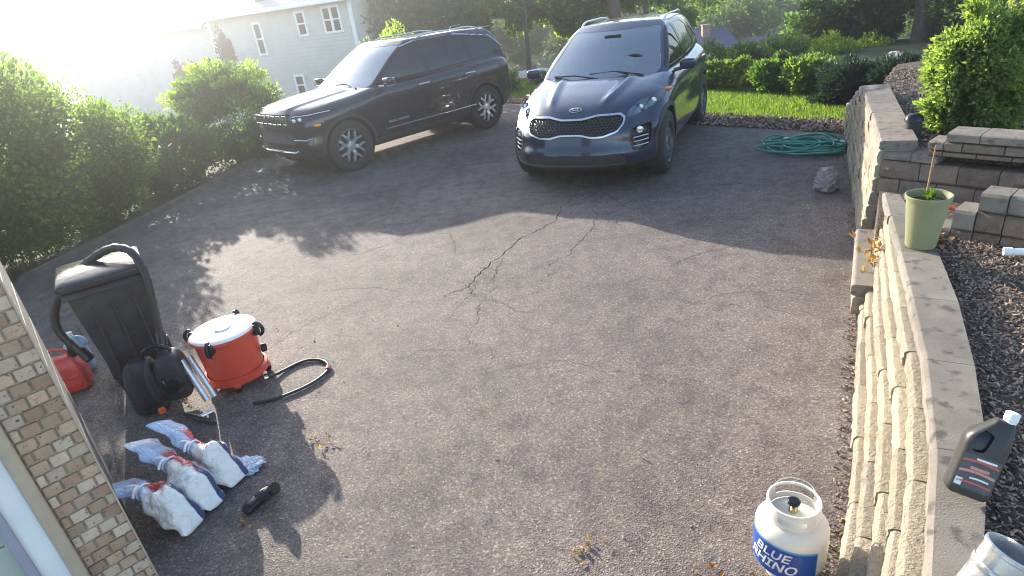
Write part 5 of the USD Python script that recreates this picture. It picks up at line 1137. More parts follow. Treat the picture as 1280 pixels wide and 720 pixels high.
# tangled green garden hose
m_ghose = pm('green_hose', (0.02, 0.20, 0.15), (0.035, 0.27, 0.20), scale=9, rough=0.35, coat=0.3)
hc = ground(1004, 187); r_ = np.random.default_rng(12)
P_ = []; ux = np.array([.80, -.60]); uy = np.array([.6, .8])
for k in range(13):
    a0 = r_.random() * 2 * PI; c = hc[:2] + ux * r_.normal(.05, .16) + uy * r_.normal(0, .07); rx, ry = r_.uniform(.3, .62), r_.uniform(.12, .32); th = r_.normal(0, .35)
    for t in np.linspace(0, 2 * PI * r_.uniform(.75, 1.0), 9)[:-1]:
        e = np.array([rx * math.cos(a0 + t), ry * math.sin(a0 + t)]); e = np.array([e[0] * math.cos(th) - e[1] * math.sin(th), e[0] * math.sin(th) + e[1] * math.cos(th)])
        q = c + ux * e[0] + uy * e[1]; P_.append([q[0], q[1], .014 + .010 * k * r_.uniform(.6, 1.3)])
P_ = [np.array(q) for q in P_]
P_ = [q if (q[:2] - f0) @ fn_ < -.03 else q - np.array([*(fn_ * ((q[:2] - f0) @ fn_ + .03)), 0]) for q in P_]
hs = thing('garden_hose', 'tangled green garden hose heaped on the asphalt at the foot of the taller wall', 'hose'); mb = MB(); mb.tube(smooth_path(P_, 1000), .0125, 7); obj('hose', mb, m_ghose, hs, smooth=50)
e_ = P_[-1]; mb = MB(); mb.tube([e_, e_ + [-.05, .02, 0]], .017, 10); obj('coupling', mb, m_satin, hs)
gbp = ground(1046, 240); gb_ = thing('crumpled_sack', 'crumpled grey plastic sack against the foot of the taller wall', 'sack', (gbp[0] - .06, gbp[1] + .10, 0), .5)
obj('sack', crumple(.13, .11, .15, 8, 5, .7, 5), pm('grey_woven_plastic', (0.22, 0.2, 0.2), (0.34, 0.32, 0.31), scale=14, rough=0.5, bump=0.6, bscale=40), gb_, smooth=50)

# ---------------------------------------------------------------- vegetation
def crown_mesh(c, r, n, leaf, seed, clumps=36, shell_=0.55, clump=0.30, up=0.35, asp=0.55, droop=0.0, flatb=None):
    """Leaves gathered in clumps spread through an ellipsoid: folded two-triangle leaves."""
    g = np.random.default_rng(seed); r = np.asarray(r, float)
    d = g.normal(0, 1, (clumps, 3)); d /= np.linalg.norm(d, axis=1, keepdims=True)
    cc = d * (shell_ + (1 - shell_) * g.random((clumps, 1)) ** .6) * (1 - clump * .6)
    if flatb is not None: cc[:, 2] = np.maximum(cc[:, 2], flatb)
    k = g.integers(0, clumps, n); s = clump * g.uniform(.5, 1.25, clumps)[k]
    o = g.normal(0, 1, (n, 3)); o /= np.linalg.norm(o, axis=1, keepdims=True); o *= (g.random((n, 1)) ** .45)
    p = cc[k] + o * s[:, None]
    dirn = o * .8 + p * .6 + g.normal(0, .55, (n, 3)); dirn[:, 2] += up - droop
    if flatb is not None: p[:, 2] = np.maximum(p[:, 2], flatb - .1 + .1 * g.random(n))
    L_ = leaf * g.uniform(.6, 1.3, n)
    return leaf_mesh(np.asarray(c) + p * r, dirn, L_, L_ * asp, .22, up=g.normal(0, 1, (n, 3)))
FOL = {'hedge': leafm('hedge_leaf', (0.065, 0.116, 0.029), (0.203, 0.275, 0.072), 0.6), 'lime': leafm('lime_leaf', (0.16, 0.23, 0.035), (0.36, 0.42, 0.09), .62), 'mid': leafm('mid_leaf', (0.056, 0.119, 0.035), (0.140, 0.224, 0.070), 0.5),
      'dark': leafm('dark_leaf', (0.037, 0.069, 0.031), (0.106, 0.150, 0.056), 0.4), 'juniper': leafm('juniper_leaf', (0.016, 0.038, 0.030), (0.047, 0.081, 0.065), 0.2), 'yellow': leafm('yellow_green_leaf', (0.13, 0.17, 0.03), (0.27, 0.32, 0.08), .4),
      'far': leafm('distant_leaf', (0.056, 0.104, 0.040), (0.136, 0.192, 0.072), 0.45), 'fars': leafm('distant_light_leaf', (0.090, 0.150, 0.045), (0.225, 0.285, 0.090), 0.5), 'bush': leafm('bush_leaf', (0.12, 0.17, 0.065), (0.29, 0.35, 0.15), .55, .42), 'red': leafm('rust_leaf', (0.05, 0.03, 0.025), (0.11, 0.07, 0.05), .25)}
m_bark = pm('bark', (0.06, 0.048, 0.04), (0.13, 0.105, 0.085), scale=14, rough=0.95, bump=1.0, bscale=30, bdist=.03)
m_barkred = pm('reddish_bark', (0.10, 0.055, 0.04), (0.17, 0.10, 0.075), scale=14, rough=0.95, bump=1.0, bscale=30, bdist=.03)
def shrub(name, label, cat, c, r, n, leaf, kind, seed, group=None, stems=6, fill=True, **k):
    """A shrub standing at c=(x, y, z of its foot) with crown radii r."""
    t = thing(name, label, cat, c, 0, group)
    fo = crown_mesh((0, 0, r[2]), r, n, leaf, seed, **k)
    if fill:
        mb = MB(); mb.add(*fo); mb.add(*crown_mesh((0, 0, .42 * r[2]), (r[0] * .98, r[1] * .98, r[2] * .48), int(n * .45), leaf, seed + 5, clumps=40, shell_=.35)); fo = mb.out()
    obj('foliage', fo, FOL[kind], t)
    g = np.random.default_rng(seed + 1)
    for q in range(stems):
        a = g.random() * 2 * PI; e = np.array([math.cos(a) * r[0] * .5, math.sin(a) * r[1] * .5, r[2] * g.uniform(.8, 1.4)])
        mb = MB(); mb.tube(smooth_path([(e[0] * .15, e[1] * .15, -.1), e * [.5, .5, .5] + g.normal(0, .02, 3), e], 8), np.linspace(.012, .004, 8) * max(1, r[2]), 5); obj('stem', mb, m_bark, t)
    return t
# left hedge, one bush after the other
GL = None
shrub('privet_bush', 'tall pale bush at the left edge of the photo, nearest to the garage', 'bush', (-6.35, 5.6, -.08), (1.35, 1.2, 1.48), 36000, .07, 'hedge', 101, GL, clumps=110, shell_=.45)
shrub('privet_bush', 'tall bush under the sun glare, second along the driveway edge from the garage', 'bush', (-6.0, 7.35, -.08), (1.2, 1.2, 1.42), 30000, .07, 'hedge', 102, GL, clumps=100, shell_=.45)
shrub('privet_bush', 'thin shoulder high bush just left of the white house wall', 'bush', (-5.75, 8.9, -.08), (.95, .95, 1.0), 15000, .065, 'hedge', 103, GL, clumps=70, shell_=.35)
shrub('privet_bush', 'low dark bush between the tall hedge and the round bright topped bush', 'bush', (-5.35, 10.3, -.05), (.85, .9, .62), 11000, .065, 'mid', 104, GL, clumps=40)
shrub('round_bush', 'round bush with bright lime shoots in front of the black vehicle\'s bonnet', 'bush', (-4.75, 11.9, -.05), (1.0, 1.0, .86), 18000, .065, 'mid', 105, None, clumps=60, shell_=.7)
obj('shoots', crown_mesh((0, 0, 1.28), (1.0, 1.0, .55), 3600, .06, 106, clumps=34, clump=.2, up=1.2), FOL['lime'], '/World/round_bush', kind='stuff')
shrub('leafy_bush', 'leafy bush with pale tips seen just above the black vehicle\'s roof', 'bush', (-2.1, 16.8, -.3), (1.1, 1.0, 1.25), 5000, .10, 'lime', 107, None)
shrub('privet_bush', 'low straggly bush between the garage downspout and the tall hedge', 'bush', (-6.2, 4.2, -.05), (.8, .7, .55), 6000, .06, 'red', 108, GL, clumps=30)
# driveway edging along the hedge
m_edge = pm('weathered_edging', (0.07, 0.06, 0.05), (0.12, 0.10, 0.085), scale=7, rough=0.9, bump=.4)
ed = thing('edging', 'low weathered edging strip along the driveway under the bushes', 'edging'); ep = [(-4.35, 4.0), (-5.28, 6.4), (-4.83, 8.4), (-4.33, 11.4)]
for a, b in zip(ep[:-1], ep[1:]):
    a, b = np.array(a), np.array(b); k = int(np.linalg.norm(b - a) / 1.2)
    for q in range(k):
        u, w = a + (b - a) * q / k, a + (b - a) * (q + 1) / k; mb = MB(); mb.box([*((u + w) / 2), .02], (np.linalg.norm(w - u) - .01, .05, .12), math.atan2(*(w - u)[::-1]), .01); obj('board', mb, m_edge, ed)
# beyond the lawn
def px_shrub(name, label, x0, y0, x1, y1, D, n, leaf, kind, seed, cat='bush', group=None, **k):
    if D is None: D = depth_of(ground((x0 + x1) / 2, y1, -.05))
    b = at((x0 + x1) / 2, y1, D); t = at((x0 + x1) / 2, y0, D); rx = (x1 - x0) / 2 / F * D; hh = (y1 - y0) / F * D
    return shrub(name, label, cat, (b[0], b[1] + rx * .3, b[2] - .12 * hh), (rx * 1.2, rx * 1.1, hh * .60), n, leaf, kind, seed, group, **k)
px_shrub('garden_bush', 'rounded bright bush just right of the parked blue car, below the blue roof', 858, 55, 916, 118, 18.0, 6000, .085, 'fars', 120)
px_shrub('garden_bush', 'upright yellowish bush right of the rounded bush by the blue car', 896, 70, 944, 116, 16.5, 3500, .075, 'yellow', 121)
px_shrub('garden_bush', 'small yellow green bush standing alone at the lawn edge', 926, 89, 956, 117, None, 2600, .055, 'yellow', 122)
px_shrub('garden_bush', 'hedge bush behind the small yellow green bush, brownish below', 944, 73, 1000, 118, None, 5200, .075, 'mid', 123)
px_shrub('garden_bush', 'light hedge bush left of the dark spreading juniper', 985, 72, 1045, 120, None, 5200, .075, 'fars', 124)
px_shrub('garden_bush', 'tall bright bush rising behind the hedge above the lawn', 1008, 46, 1064, 100, 16.0, 5200, .095, 'lime', 125)
px_shrub('garden_bush', 'broad bush in front of the grey roofs, left of the tall bright bush', 948, 52, 1012, 95, 17.0, 5000, .10, 'fars', 126)
px_shrub('garden_bush', 'dull green bush between the blue roof and the hedge', 905, 60, 955, 100, 16.5, 4000, .10, 'mid', 127)
px_shrub('juniper', 'dark spreading juniper behind the left part of the raised bed', 1030, 78, 1100, 132, None, 9000, .085, 'juniper', 128, 'juniper', None, clumps=60, asp=.3)
px_shrub('juniper', 'dark spreading juniper at the foot of the tall trunk', 1085, 76, 1165, 134, None, 9000, .085, 'juniper', 129, 'juniper', None, clumps=60, asp=.3)
px_shrub('garden_bush', 'sunlit pale bush behind the dark junipers, left of the trunk', 1058, 50, 1115, 98, 17.0, 4500, .10, 'lime', 130)
bb = ground(1216, 170, .74); shrub('big_bush', 'big round light green bush on the raised bed at the upper right', 'bush', (bb[0] + .09, bb[1] + .16, .72), (.40, .40, .46), 24000, .042, 'bush', 131, None, clumps=130, shell_=.72, clump=.22, up=.1)
obj('shoots', crown_mesh((0.02, 0, .90), (.26, .26, .18), 700, .05, 132, clumps=9, clump=.35, up=1.0), FOL['bush'], '/World/big_bush', kind='stuff')
px_shrub('garden_bush', 'bush filling the gap between the blue car and the rounded bright bush, further back', 838, 66, 884, 112, 20.0, 3500, .09, 'mid', 134)
px_shrub('garden_bush', 'grassy green shrub between the black vehicle\'s tail and the slim maple trunk', 622, 88, 652, 124, 15.5, 2500, .08, 'fars', 135)
px_shrub('garden_bush', 'low shrub just right of the slim maple trunk', 664, 92, 692, 120, 16.0, 2200, .08, 'mid', 136)
px_shrub('garden_bush', 'leafy bush behind the light hedge bush, below the pale tree', 966, 52, 1016, 92, 19.0, 3600, .11, 'mid', 137)
px_shrub('garden_bush', 'low spreading shrub behind the lawn, between the blue car and the small yellow bush', 868, 86, 926, 113, 15.2, 4200, .08, 'fars', 138)
px_shrub('garden_bush', 'low shrub directly behind the small yellow green bush', 918, 80, 966, 112, 15.6, 3800, .08, 'mid', 139)
px_shrub('garden_bush', 'bushy shrub at the lawn edge close to the blue car\'s rear', 872, 80, 918, 114, None, 4200, .075, 'fars', 140)
px_shrub('garden_bush', 'lighter shrub at the lawn edge left of the small yellow green bush', 902, 78, 940, 114, None, 3800, .075, 'yellow', 141)
px_shrub('garden_bush', 'shaded bush at the right edge beside the big light green bush', 1262, 95, 1340, 180, 6.5, 4000, .06, 'mid', 133)

def tree(name, label, base, trunk_h, r0, crowns, kind, seed, limbs=5, bark=None, leaf=.16, n=6000, lean=(0, 0), group=None, cat='tree', **k):
    """crowns: list of (offset from base, radii)."""
    t = thing(name, label, cat, base, 0, group); g = np.random.default_rng(seed)
    top = np.array([lean[0], lean[1], trunk_h])
    mb = MB(); zz_ = np.linspace(-.4, 1, 10)[:, None]; pts = top * zz_ + g.normal(0, .04 * r0 * 4, (10, 3)) * [1, 1, 0]
    mb.tube(pts, r0 * np.linspace(1.25, .45, 10), 12); tr = obj('trunk', mb, bark or m_bark, t, smooth=60)
    for q in range(limbs):
        o, rr = crowns[q % len(crowns)]; s = top * g.uniform(.55, .95); e = np.asarray(o) + g.normal(0, .4, 3) * rr
        mb = MB(); mb.tube(smooth_path([s, s * .5 + e * .5 + [0, 0, .15 * np.linalg.norm(e - s)], e], 9), np.linspace(r0 * .4, r0 * .08, 9), 7); obj('limb', mb, bark or m_bark, t, smooth=60)
    P = [crown_mesh(o, rr, n, leaf, seed * 7 + q, **k) for q, (o, rr) in enumerate(crowns)]
    mb = MB(); [mb.add(*x) for x in P]; obj('crown', mb, FOL[kind], t)
    return t
def on_ground(px, D):
    """A point D metres deep in column px, standing on the terrain."""
    p = at(px, 100, D); return np.array([p[0], p[1], float(h(p[0], p[1]))])
def rel(b, px, py, D): return at(px, py, D) - b
# young maple between the two cars, with a slim trunk
b = on_ground(662, 23.0); tree('maple_tree', 'maple with lime sunlit leaves overhanging between the two cars, on a slim trunk', b, 3.0, .085, [(rel(b, 640, -6, 23), (1.6, 1.2, 1.1)), (rel(b, 598, 6, 22.8), (.95, .9, .75)), (rel(b, 690, 0, 23.2), (1.5, 1.2, 1.0)), (rel(b, 716, 26, 22.6), (.8, .8, .6)), (rel(b, 650, 20, 22.9), (.95, .8, .6)), (rel(b, 742, 4, 23), (.9, .8, .6))], 'lime', 201, 6, None, .17, 2400, (float(rel(b, 655, 10, 23)[0]), 0), clumps=22, asp=.7)
b = on_ground(768, 22.0); tree('maple_tree', 'shaded tree with a reddish trunk standing behind the blue car\'s roof', b, 4.6, .26, [(rel(b, 740, -18, 22), (2.6, 2.0, 1.4)), (rel(b, 700, 8, 23), (1.6, 1.4, 1.1)), (rel(b, 800, -22, 22), (1.8, 1.6, 1.0))], 'hedge', 202, 5, m_barkred, .2, 3000, (.15, 0))
b = on_ground(808, 27.0); tree('ash_tree', 'tree with several thin grey stems between the reddish trunk and the blue roof', b, 5.4, .17, [(rel(b, 815, -18, 27), (2.2, 1.8, 1.3)), (rel(b, 860, -8, 28), (1.8, 1.6, 1.2)), (rel(b, 845, 28, 27), (.9, .9, .6))], 'fars', 203, 9, None, .2, 2200)
b = on_ground(1143, 17.0); tree('oak_tree', 'tall tree with a thick straight dark trunk left of the big light green bush', b, 7.5, .27, [(rel(b, 1085, 8, 18), (1.5, 1.3, 1.0)), (rel(b, 1040, 20, 19), (1.3, 1.2, .85)), (rel(b, 1120, -28, 17), (2.0, 1.5, .9)), (rel(b, 1195, 0, 18), (1.3, 1.2, 1.0)), (rel(b, 1085, 42, 19), (.9, .9, .6))], 'dark', 204, 7, None, .17, 3600)
b = on_ground(1262, 14.0); tree('oak_tree', 'dark tree mass with a shaded trunk in the upper right corner', b, 5.5, .30, [(rel(b, 1235, 5, 15), (1.2, 1.2, .9)), (rel(b, 1290, 20, 14), (1.2, 1.2, 1.2)), (rel(b, 1240, 45, 16), (1.0, 1.0, .8)), (rel(b, 1300, 80, 13), (.9, .9, .8))], 'dark', 205, 6, m_barkred, .15, 3600)
for k, (px_, py_, D, rx, rz_, kind, n, nm, lab) in enumerate([
    (492, 14, 22.5, 1.65, 1.7, 'hedge', 7000, 'shade_tree', 'hazy dark tree standing right beside the white house corner'), (556, 16, 22.8, 1.6, 1.6, 'mid', 7000, 'shade_tree', 'hazy tree behind the rear half of the black vehicle\'s roof'), (590, 42, 40, 2.6, 2.6, 'dark', 4000, 'shade_tree', 'dark tree behind the tail of the black vehicle'),
    (625, 30, 46, 3.0, 3.2, 'far', 4000, 'shade_tree', 'hazy tree above the distant white car'), (700, 34, 48, 3.0, 2.4, 'dark', 4000, 'shade_tree', 'dark distant tree seen over the left end of the blue car\'s roof'), (905, 16, 50, 3.6, 2.2, 'fars', 4000, 'shade_tree', 'light tree behind the blue roof\'s chimney'),
    (860, 22, 58, 4.2, 3.0, 'fars', 4000, 'shade_tree', 'pale tree rising behind the left end of the blue roof'), (1005, 18, 46, 3.4, 3.0, 'far', 4600, 'shade_tree', 'tree between the pale driveway patch and the dark oak crown'), (930, 20, 64, 4.0, 3.4, 'fars', 3600, 'shade_tree', 'distant tree between the blue roof and the grey roof'),
    (1020, 46, 30, 1.9, 1.4, 'mid', 4000, 'shade_tree', 'bluish bush like tree hiding the right end of the grey roof'), (1095, 60, 26, 1.4, 1.2, 'fars', 3000, 'shade_tree', 'sunlit small tree behind the junipers left of the thick trunk'), (1180, 38, 28, 1.6, 1.6, 'dark', 3000, 'shade_tree', 'shaded tree between the thick trunk and the big bush')]):
    c = at(px_, py_, D); bx0, by0 = c[0], c[1]; b = np.array([bx0, by0, float(h(bx0, by0))]); zc = c[2] - b[2]
    tree(nm, lab, b, max(zc, .6), .02 * rz_ * 3, [((0, 0, zc), (rx, rx * .9, rz_)), ((rx * .5, -.3, zc - rz_ * .45), (rx * .6, rx * .6, rz_ * .55))], kind, 300 + k, 3, None, .006 * D + .08, n // 2, clumps=44)
# distant wooded hillside
mb = MB(); g = np.random.default_rng(77)
for k in range(120):
    px_ = g.uniform(430, 1420); D = g.uniform(75, 125); c = at(px_, g.uniform(-25, 34), D); zg = float(h(c[0], c[1])); r = g.uniform(3.2, 6.0)
    mb.add(*crown_mesh((c[0], c[1], max(c[2], zg + r * .7)), (r, r, r * g.uniform(.8, 1.1)), 900, .95, 900 + k, clumps=26))
obj('distant_wood', mb, FOL['far'], label='hazy wooded hillside closing the view behind the far houses', cat='wood', kind='stuff')
mb = MB()
for k in range(26):
    px_ = g.uniform(-120, 60); D = g.uniform(30, 55); c = at(px_, g.uniform(25, 90), D); r = g.uniform(1.5, 2.6)
    mb.add(*crown_mesh(c, (r, r, r), 500, .4, 1200 + k, clumps=20))
obj('left_wood', mb, FOL['far'], label='hazy trees in the glare behind the tall bush at the left edge', cat='wood', kind='stuff')

# ---------------------------------------------------------------- houses, street and far car
H1 = np.array([24 * math.sin(math.radians(-10.0)), 24 * math.cos(math.radians(-10.0))]); H2 = np.array([33 * math.sin(math.radians(-27)), 33 * math.cos(math.radians(-27))])
hd = (H2 - H1) / np.linalg.norm(H2 - H1); hn = np.array([hd[1], -hd[0]]); hn = hn if hn @ (-H1) > 0 else -hn
def hit(px, py):
    n = np.array([*hn, 0]); d = ray(px, py); t = ((np.array([*H1, 0]) - [0, 0, H]) @ n) / (d @ n); q = np.array([0, 0, H]) + t * d
    return float((q[:2] - H1) @ hd), float(q[2])
def W3(u, w, z): return np.array([*(H1 + hd * u + hn * w), z])
hang = math.atan2(hd[1], hd[0])
def hbox(mb, u0, u1, w0, w1, z0, z1, ch=0.0): mb.box(W3((u0 + u1) / 2, (w0 + w1) / 2, (z0 + z1) / 2), (abs(u1 - u0), abs(w1 - w0), abs(z1 - z0)), hang, ch)
m_siding = pm('white_siding_paint', (0.48, 0.45, 0.41), (0.54, 0.51, 0.47), scale=2, rough=0.6)
m_roofw = pm('pale_roof_shingle', (0.28, 0.27, 0.29), (0.36, 0.35, 0.37), scale=6, rough=0.9, bump=.4, bscale=20)
m_glassd = panem('house_window_glass', (0.12, 0.14, 0.16), 1.6)
ue = hit(432, 0)[0]; zE = hit(410, 0)[1]; uM = hit(262, 40)[0]; uL = hit(150, 100)[0]; zB = -1.6
hs_ = thing('house', 'white sided two storey house beyond the bushes, washed out by the low sun', 'house')
ucorner = hit(445, 40)[0]; clap = .13
def siding(u0, u1, z0, z1, name):
    n = int((z1 - z0) / clap); V, Fq = [], []
    for k in range(n):
        z = z0 + k * (z1 - z0) / n; z2 = z0 + (k + 1) * (z1 - z0) / n; b = len(V)
        V += [W3(u0, .022, z), W3(u1, .022, z), W3(u1, .0, z2), W3(u0, .0, z2), W3(u0, 0.0, z), W3(u1, 0.0, z)]; Fq += [[b, b + 1, b + 2, b + 3], [b + 4, b + 5, b + 1, b]]
    return obj(name, (np.array(V), np.array(Fq)), m_siding, hs_)
mb = MB(); hbox(mb, ucorner, uM, -7.0, -.03, zB, zE); obj('wall', mb, m_siding, hs_)
mb = MB(); hbox(mb, uM, uL + 3, -7.0, -.05, zB, zE - .25); obj('wing_wall', mb, m_siding, hs_)
siding(ucorner, uM, zB, zE, 'clapboard_siding'); siding(uM, uL + 3, zB, zE - .25, 'clapboard_siding')
mb = MB(); hbox(mb, ucorner - .03, ucorner + .12, -.02, .045, zB, zE, .01); obj('corner_board', mb, m_white, hs_)
mb = MB(); hbox(mb, uM - .08, uM + .02, -.02, .05, zB, zE, .01); obj('corner_board', mb, m_white, hs_)
def slope(u0, u1, z0, w0, w1, z1, th=.12):
    V = [W3(u0, w0, z0), W3(u1, w0, z0), W3(u1, w1, z1), W3(u0, w1, z1)]; V = np.array(V + [q - [0, 0, th] for q in V])
    return V, np.array([[0, 1, 2, 3], [4, 7, 6, 5], [0, 4, 5, 1], [1, 5, 6, 2], [2, 6, 7, 3], [3, 7, 4, 0]])
rf = obj('roof', slope(ucorner - .25, uM + .1, zE + .02, .35, -3.5, zE + 1.75), m_roofw, hs_)
obj('roof', slope(ucorner - .25, uM + .1, zE + .02, -7.3, -3.5, zE + 1.75), m_roofw, hs_)
obj('wing_roof', slope(uM + .02, uL + 3.2, zE - .2, .3, -3.4, zE + 1.4), m_roofw, hs_)
mb = MB(); hbox(mb, ucorner - .25, uM + .1, .34, .46, zE - .10, zE + .03, .02); obj('gutter', mb, m_white, hs_)
mb = MB(); hbox(mb, uM + .02, uL + 3.2, .29, .40, zE - .31, zE - .19, .02); obj('gutter', mb, m_white, hs_)
mb = MB(); hbox(mb, uM - .22, uM - .13, .03, .10, zB, zE - .05, .01); obj('downspout', mb, m_white, hs_)
mb = MB(); hbox(mb, hit(318, 8)[0] - .25, hit(318, 8)[0] + .25, -.6, -.3, zE + .25, zE + .62, .03); obj('roof_vent', mb, m_gloss, rf)
def hwindow(x0, y0, x1, y1, sashes=1):
    u1, z1 = hit(x0, y0); u0, z0 = hit(x1, y1); um, zm = (u0 + u1) / 2, (z0 + z1) / 2; uw, zw = abs(u1 - u0), abs(z1 - z0)
    fr = MB()
    for a, b, c, d in ((-uw / 2 - .07, uw / 2 + .07, zw / 2, zw / 2 + .08), (-uw / 2 - .07, uw / 2 + .07, -zw / 2 - .08, -zw / 2), (-uw / 2 - .07, -uw / 2, -zw / 2, zw / 2), (uw / 2, uw / 2 + .07, -zw / 2, zw / 2)): hbox(fr, um + a, um + b, .0, .06, zm + c, zm + d)
    hbox(fr, um - uw / 2, um + uw / 2, .02, .05, zm - .025, zm + .025)
    for q in range(1, sashes): hbox(fr, um - uw / 2 + uw * q / sashes - .05, um - uw / 2 + uw * q / sashes + .05, .02, .062, zm - zw / 2, zm + zw / 2)
    w_ = obj('window', fr, m_white, hs_)
    for q in range(sashes):
        for lo in (0, 1):
            mb = MB(); hbox(mb, um - uw / 2 + uw * q / sashes, um - uw / 2 + uw * (q + 1) / sashes, .024, .03, zm - zw / 2 + lo * zw / 2, zm + lo * zw / 2); obj('pane', mb, m_glassd, w_)
    mb = MB(); hbox(mb, um - uw / 2, um + uw / 2, .0, .012, zm - zw / 2, zm + zw / 2); obj('blind', mb, pm('window_interior', (0.10, 0.10, 0.11), (0.16, 0.16, 0.17), scale=2), w_)
hwindow(403, 11, 428, 37, 2); hwindow(370, 17, 385, 42, 1); hwindow(317, 31, 334, 66, 1); hwindow(370, 96, 384, 116, 1)
def cypress(px, y0, y1, D, lab, seed):
    b = at(px, y1, D); t = at(px, y0, D); hh = t[2] - b[2] + .3
    shrub('cypress', lab, 'cypress', (b[0], b[1], b[2] - .3), (.30, .30, hh / 2), 1800, .11, 'red', seed, None, 1, False, clumps=40, shell_=.3, up=1.0)
cypress(240, 66, 130, 23.0, 'thin dark cypress against the house wall, left one of the close pair', 501); cypress(254, 66, 130, 23.2, 'thin dark cypress against the house wall, right one of the close pair', 502); cypress(290, 26, 90, 22.5, 'single taller dark cypress below the house eaves', 503)

# street with a parked car far away
m_street = pm('street_asphalt', (0.20, 0.20, 0.21), (0.26, 0.26, 0.26), scale=2, rough=0.9)
def far_car():
    b = on_ground(657, 58.0); b[2] += .06; t = thing('distant_car', 'pale saloon car parked on the street far behind, left of the slim trunk', 'car', b, 0.12)
    v, f = rounded_box(-2.25, 2.25, .88, .14, .12, .72, .2); x = v[:, 0]; v[:, 2] = .25 + v[:, 2] * (1 - .22 * sstep(np.abs(x), 1.2, 2.25)); obj('body', (v, f), pm('silver_paint', (0.55, 0.58, 0.6), rough=0.3, metal=.5, coat=1.0), t, smooth=40)
    v, f = rounded_box(-1.45, 1.25, .74, .1, .1, .5, .15); tt = v[:, 2] / .5; v[:, 0] *= 1 - .34 * tt; v[:, 1] *= 1 - .18 * tt; v[:, 2] += .90; obj('window_band', (v, f), m_gloss, t, smooth=40)
    v, f = rounded_box(-.92, .80, .60, .06, .1, .07, .03); v[:, 2] += 1.385; obj('roof', (v, f), _mats['silver_paint'], t, smooth=40)
    for x in (-1.35, 1.35):
        for sg in (-1, 1): mb = MB(); mb.tube([(x, sg * .70, .31), (x, sg * .89, .31)], .31, 16); obj('wheel', mb, m_tyre, t)
far_car()
sa = np.linspace(-12, 40, 40); sy_ = 56.5 + 0.06 * sa; V = np.vstack([np.stack([sa, sy_ - 3, h(sa, sy_ - 3) + .05], 1), np.stack([sa, sy_ + 4, h(sa, sy_ + 4) + .05], 1)]); k = np.arange(39)
struct('street', (V, np.stack([k, k + 1, 40 + k + 1, 40 + k], 1)), m_street)
def far_house(name, label, x0, x1, yr, ye, D, rcol, wall, depth_=7.0, chim=None, yaw=0.0):
    a, b = at(x0, ye, D), at(x1, ye, D); zr = at((x0 + x1) / 2, yr, D)[2]; ze = (a[2] + b[2]) / 2; L_ = np.linalg.norm((b - a)[:2]); c = (a + b)[:2] / 2; zg = float(h(c[0], c[1]))
    t = thing(name, label, 'house', (c[0], c[1], 0), math.atan2((b - a)[1], (b - a)[0]) + yaw)
    mb = MB(); mb.box((0, depth_ / 2, (min(zg, ze - 2.3) - .5 + ze) / 2), (L_ * .95, depth_ * .94, ze - min(zg, ze - 2.3) + .5)); wl = obj('wall', mb, wall, t)
    for u in (-.3, 0.0, .3):
        mb = MB(); mb.box((u * L_, depth_ * .03 - .01, ze - 1.3), (1.1, .04, 1.2)); wn = obj('window', mb, m_white, t)
        mb = MB(); mb.box((u * L_, depth_ * .03 - .035, ze - 1.3), (.95, .02, 1.05)); obj('pane', mb, m_glassd, wn)
    for s in (0, 1):
        y0, y1 = (-.4, depth_ / 2) if s == 0 else (depth_ + .4, depth_ / 2)
        V = np.array([(-L_ / 2, y0, ze), (L_ / 2, y0, ze), (L_ / 2, y1, zr), (-L_ / 2, y1, zr)]); V = np.vstack([V, V - [0, 0, .18]])
        rf_ = obj('roof', (V, np.array([[0, 1, 2, 3], [4, 7, 6, 5], [0, 4, 5, 1], [1, 5, 6, 2], [2, 6, 7, 3], [3, 7, 4, 0]])), rcol, t)
    for sx in (-1, 1):
        V = np.array([(sx * L_ * .47, .1, ze - .1), (sx * L_ * .47, depth_ - .1, ze - .1), (sx * L_ * .47, depth_ / 2, zr - .2), (sx * L_ * .45, .1, ze - .1), (sx * L_ * .45, depth_ - .1, ze - .1), (sx * L_ * .45, depth_ / 2, zr - .2)])
        obj('gable', (V, np.array([[0, 1, 2], [3, 5, 4], [0, 2, 5], [0, 5, 3], [1, 4, 5], [1, 5, 2]])), wall, t)
    if chim:
        u = (chim - (x0 + x1) / 2) / (x1 - x0) * L_; mb = MB(); mb.box((u, depth_ * .3, zr - .5), (.55, .55, 1.5), 0, .03); ch0 = obj('chimney', mb, pm('chimney_brick', (0.25, 0.13, 0.10), (0.32, 0.18, 0.14), scale=8), rf_)
        mb = MB(); mb.box((u, depth_ * .3, zr + .27), (.66, .66, .1), 0, .03); obj('chimney_cap', mb, m_street, ch0)
m_blue = pm('blue_grey_shingle', (0.04, 0.055, 0.13), (0.055, 0.075, 0.165), scale=1.5, rough=0.8, bump=.3, bscale=5); m_grey = pm('brown_grey_shingle', (0.12, 0.11, 0.12), (0.17, 0.155, 0.16), scale=1.5, rough=0.85); m_wall2 = pm('pale_house_wall', (0.45, 0.43, 0.40), (0.5, 0.48, 0.44), scale=2)
far_house('house', 'distant house with a blue grey roof and a brick chimney, right of the blue car', 846, 926, 38, 64, 46.0, m_blue, m_wall2, 8.0, 893)
far_house('house', 'distant house with a grey brown roof behind the hedge bushes', 936, 1006, 40, 62, 52.0, m_grey, m_wall2, 8.0)
dp = [at(955, 32, 78), at(988, 30, 78), at(992, 24, 92), at(972, 24, 92)]
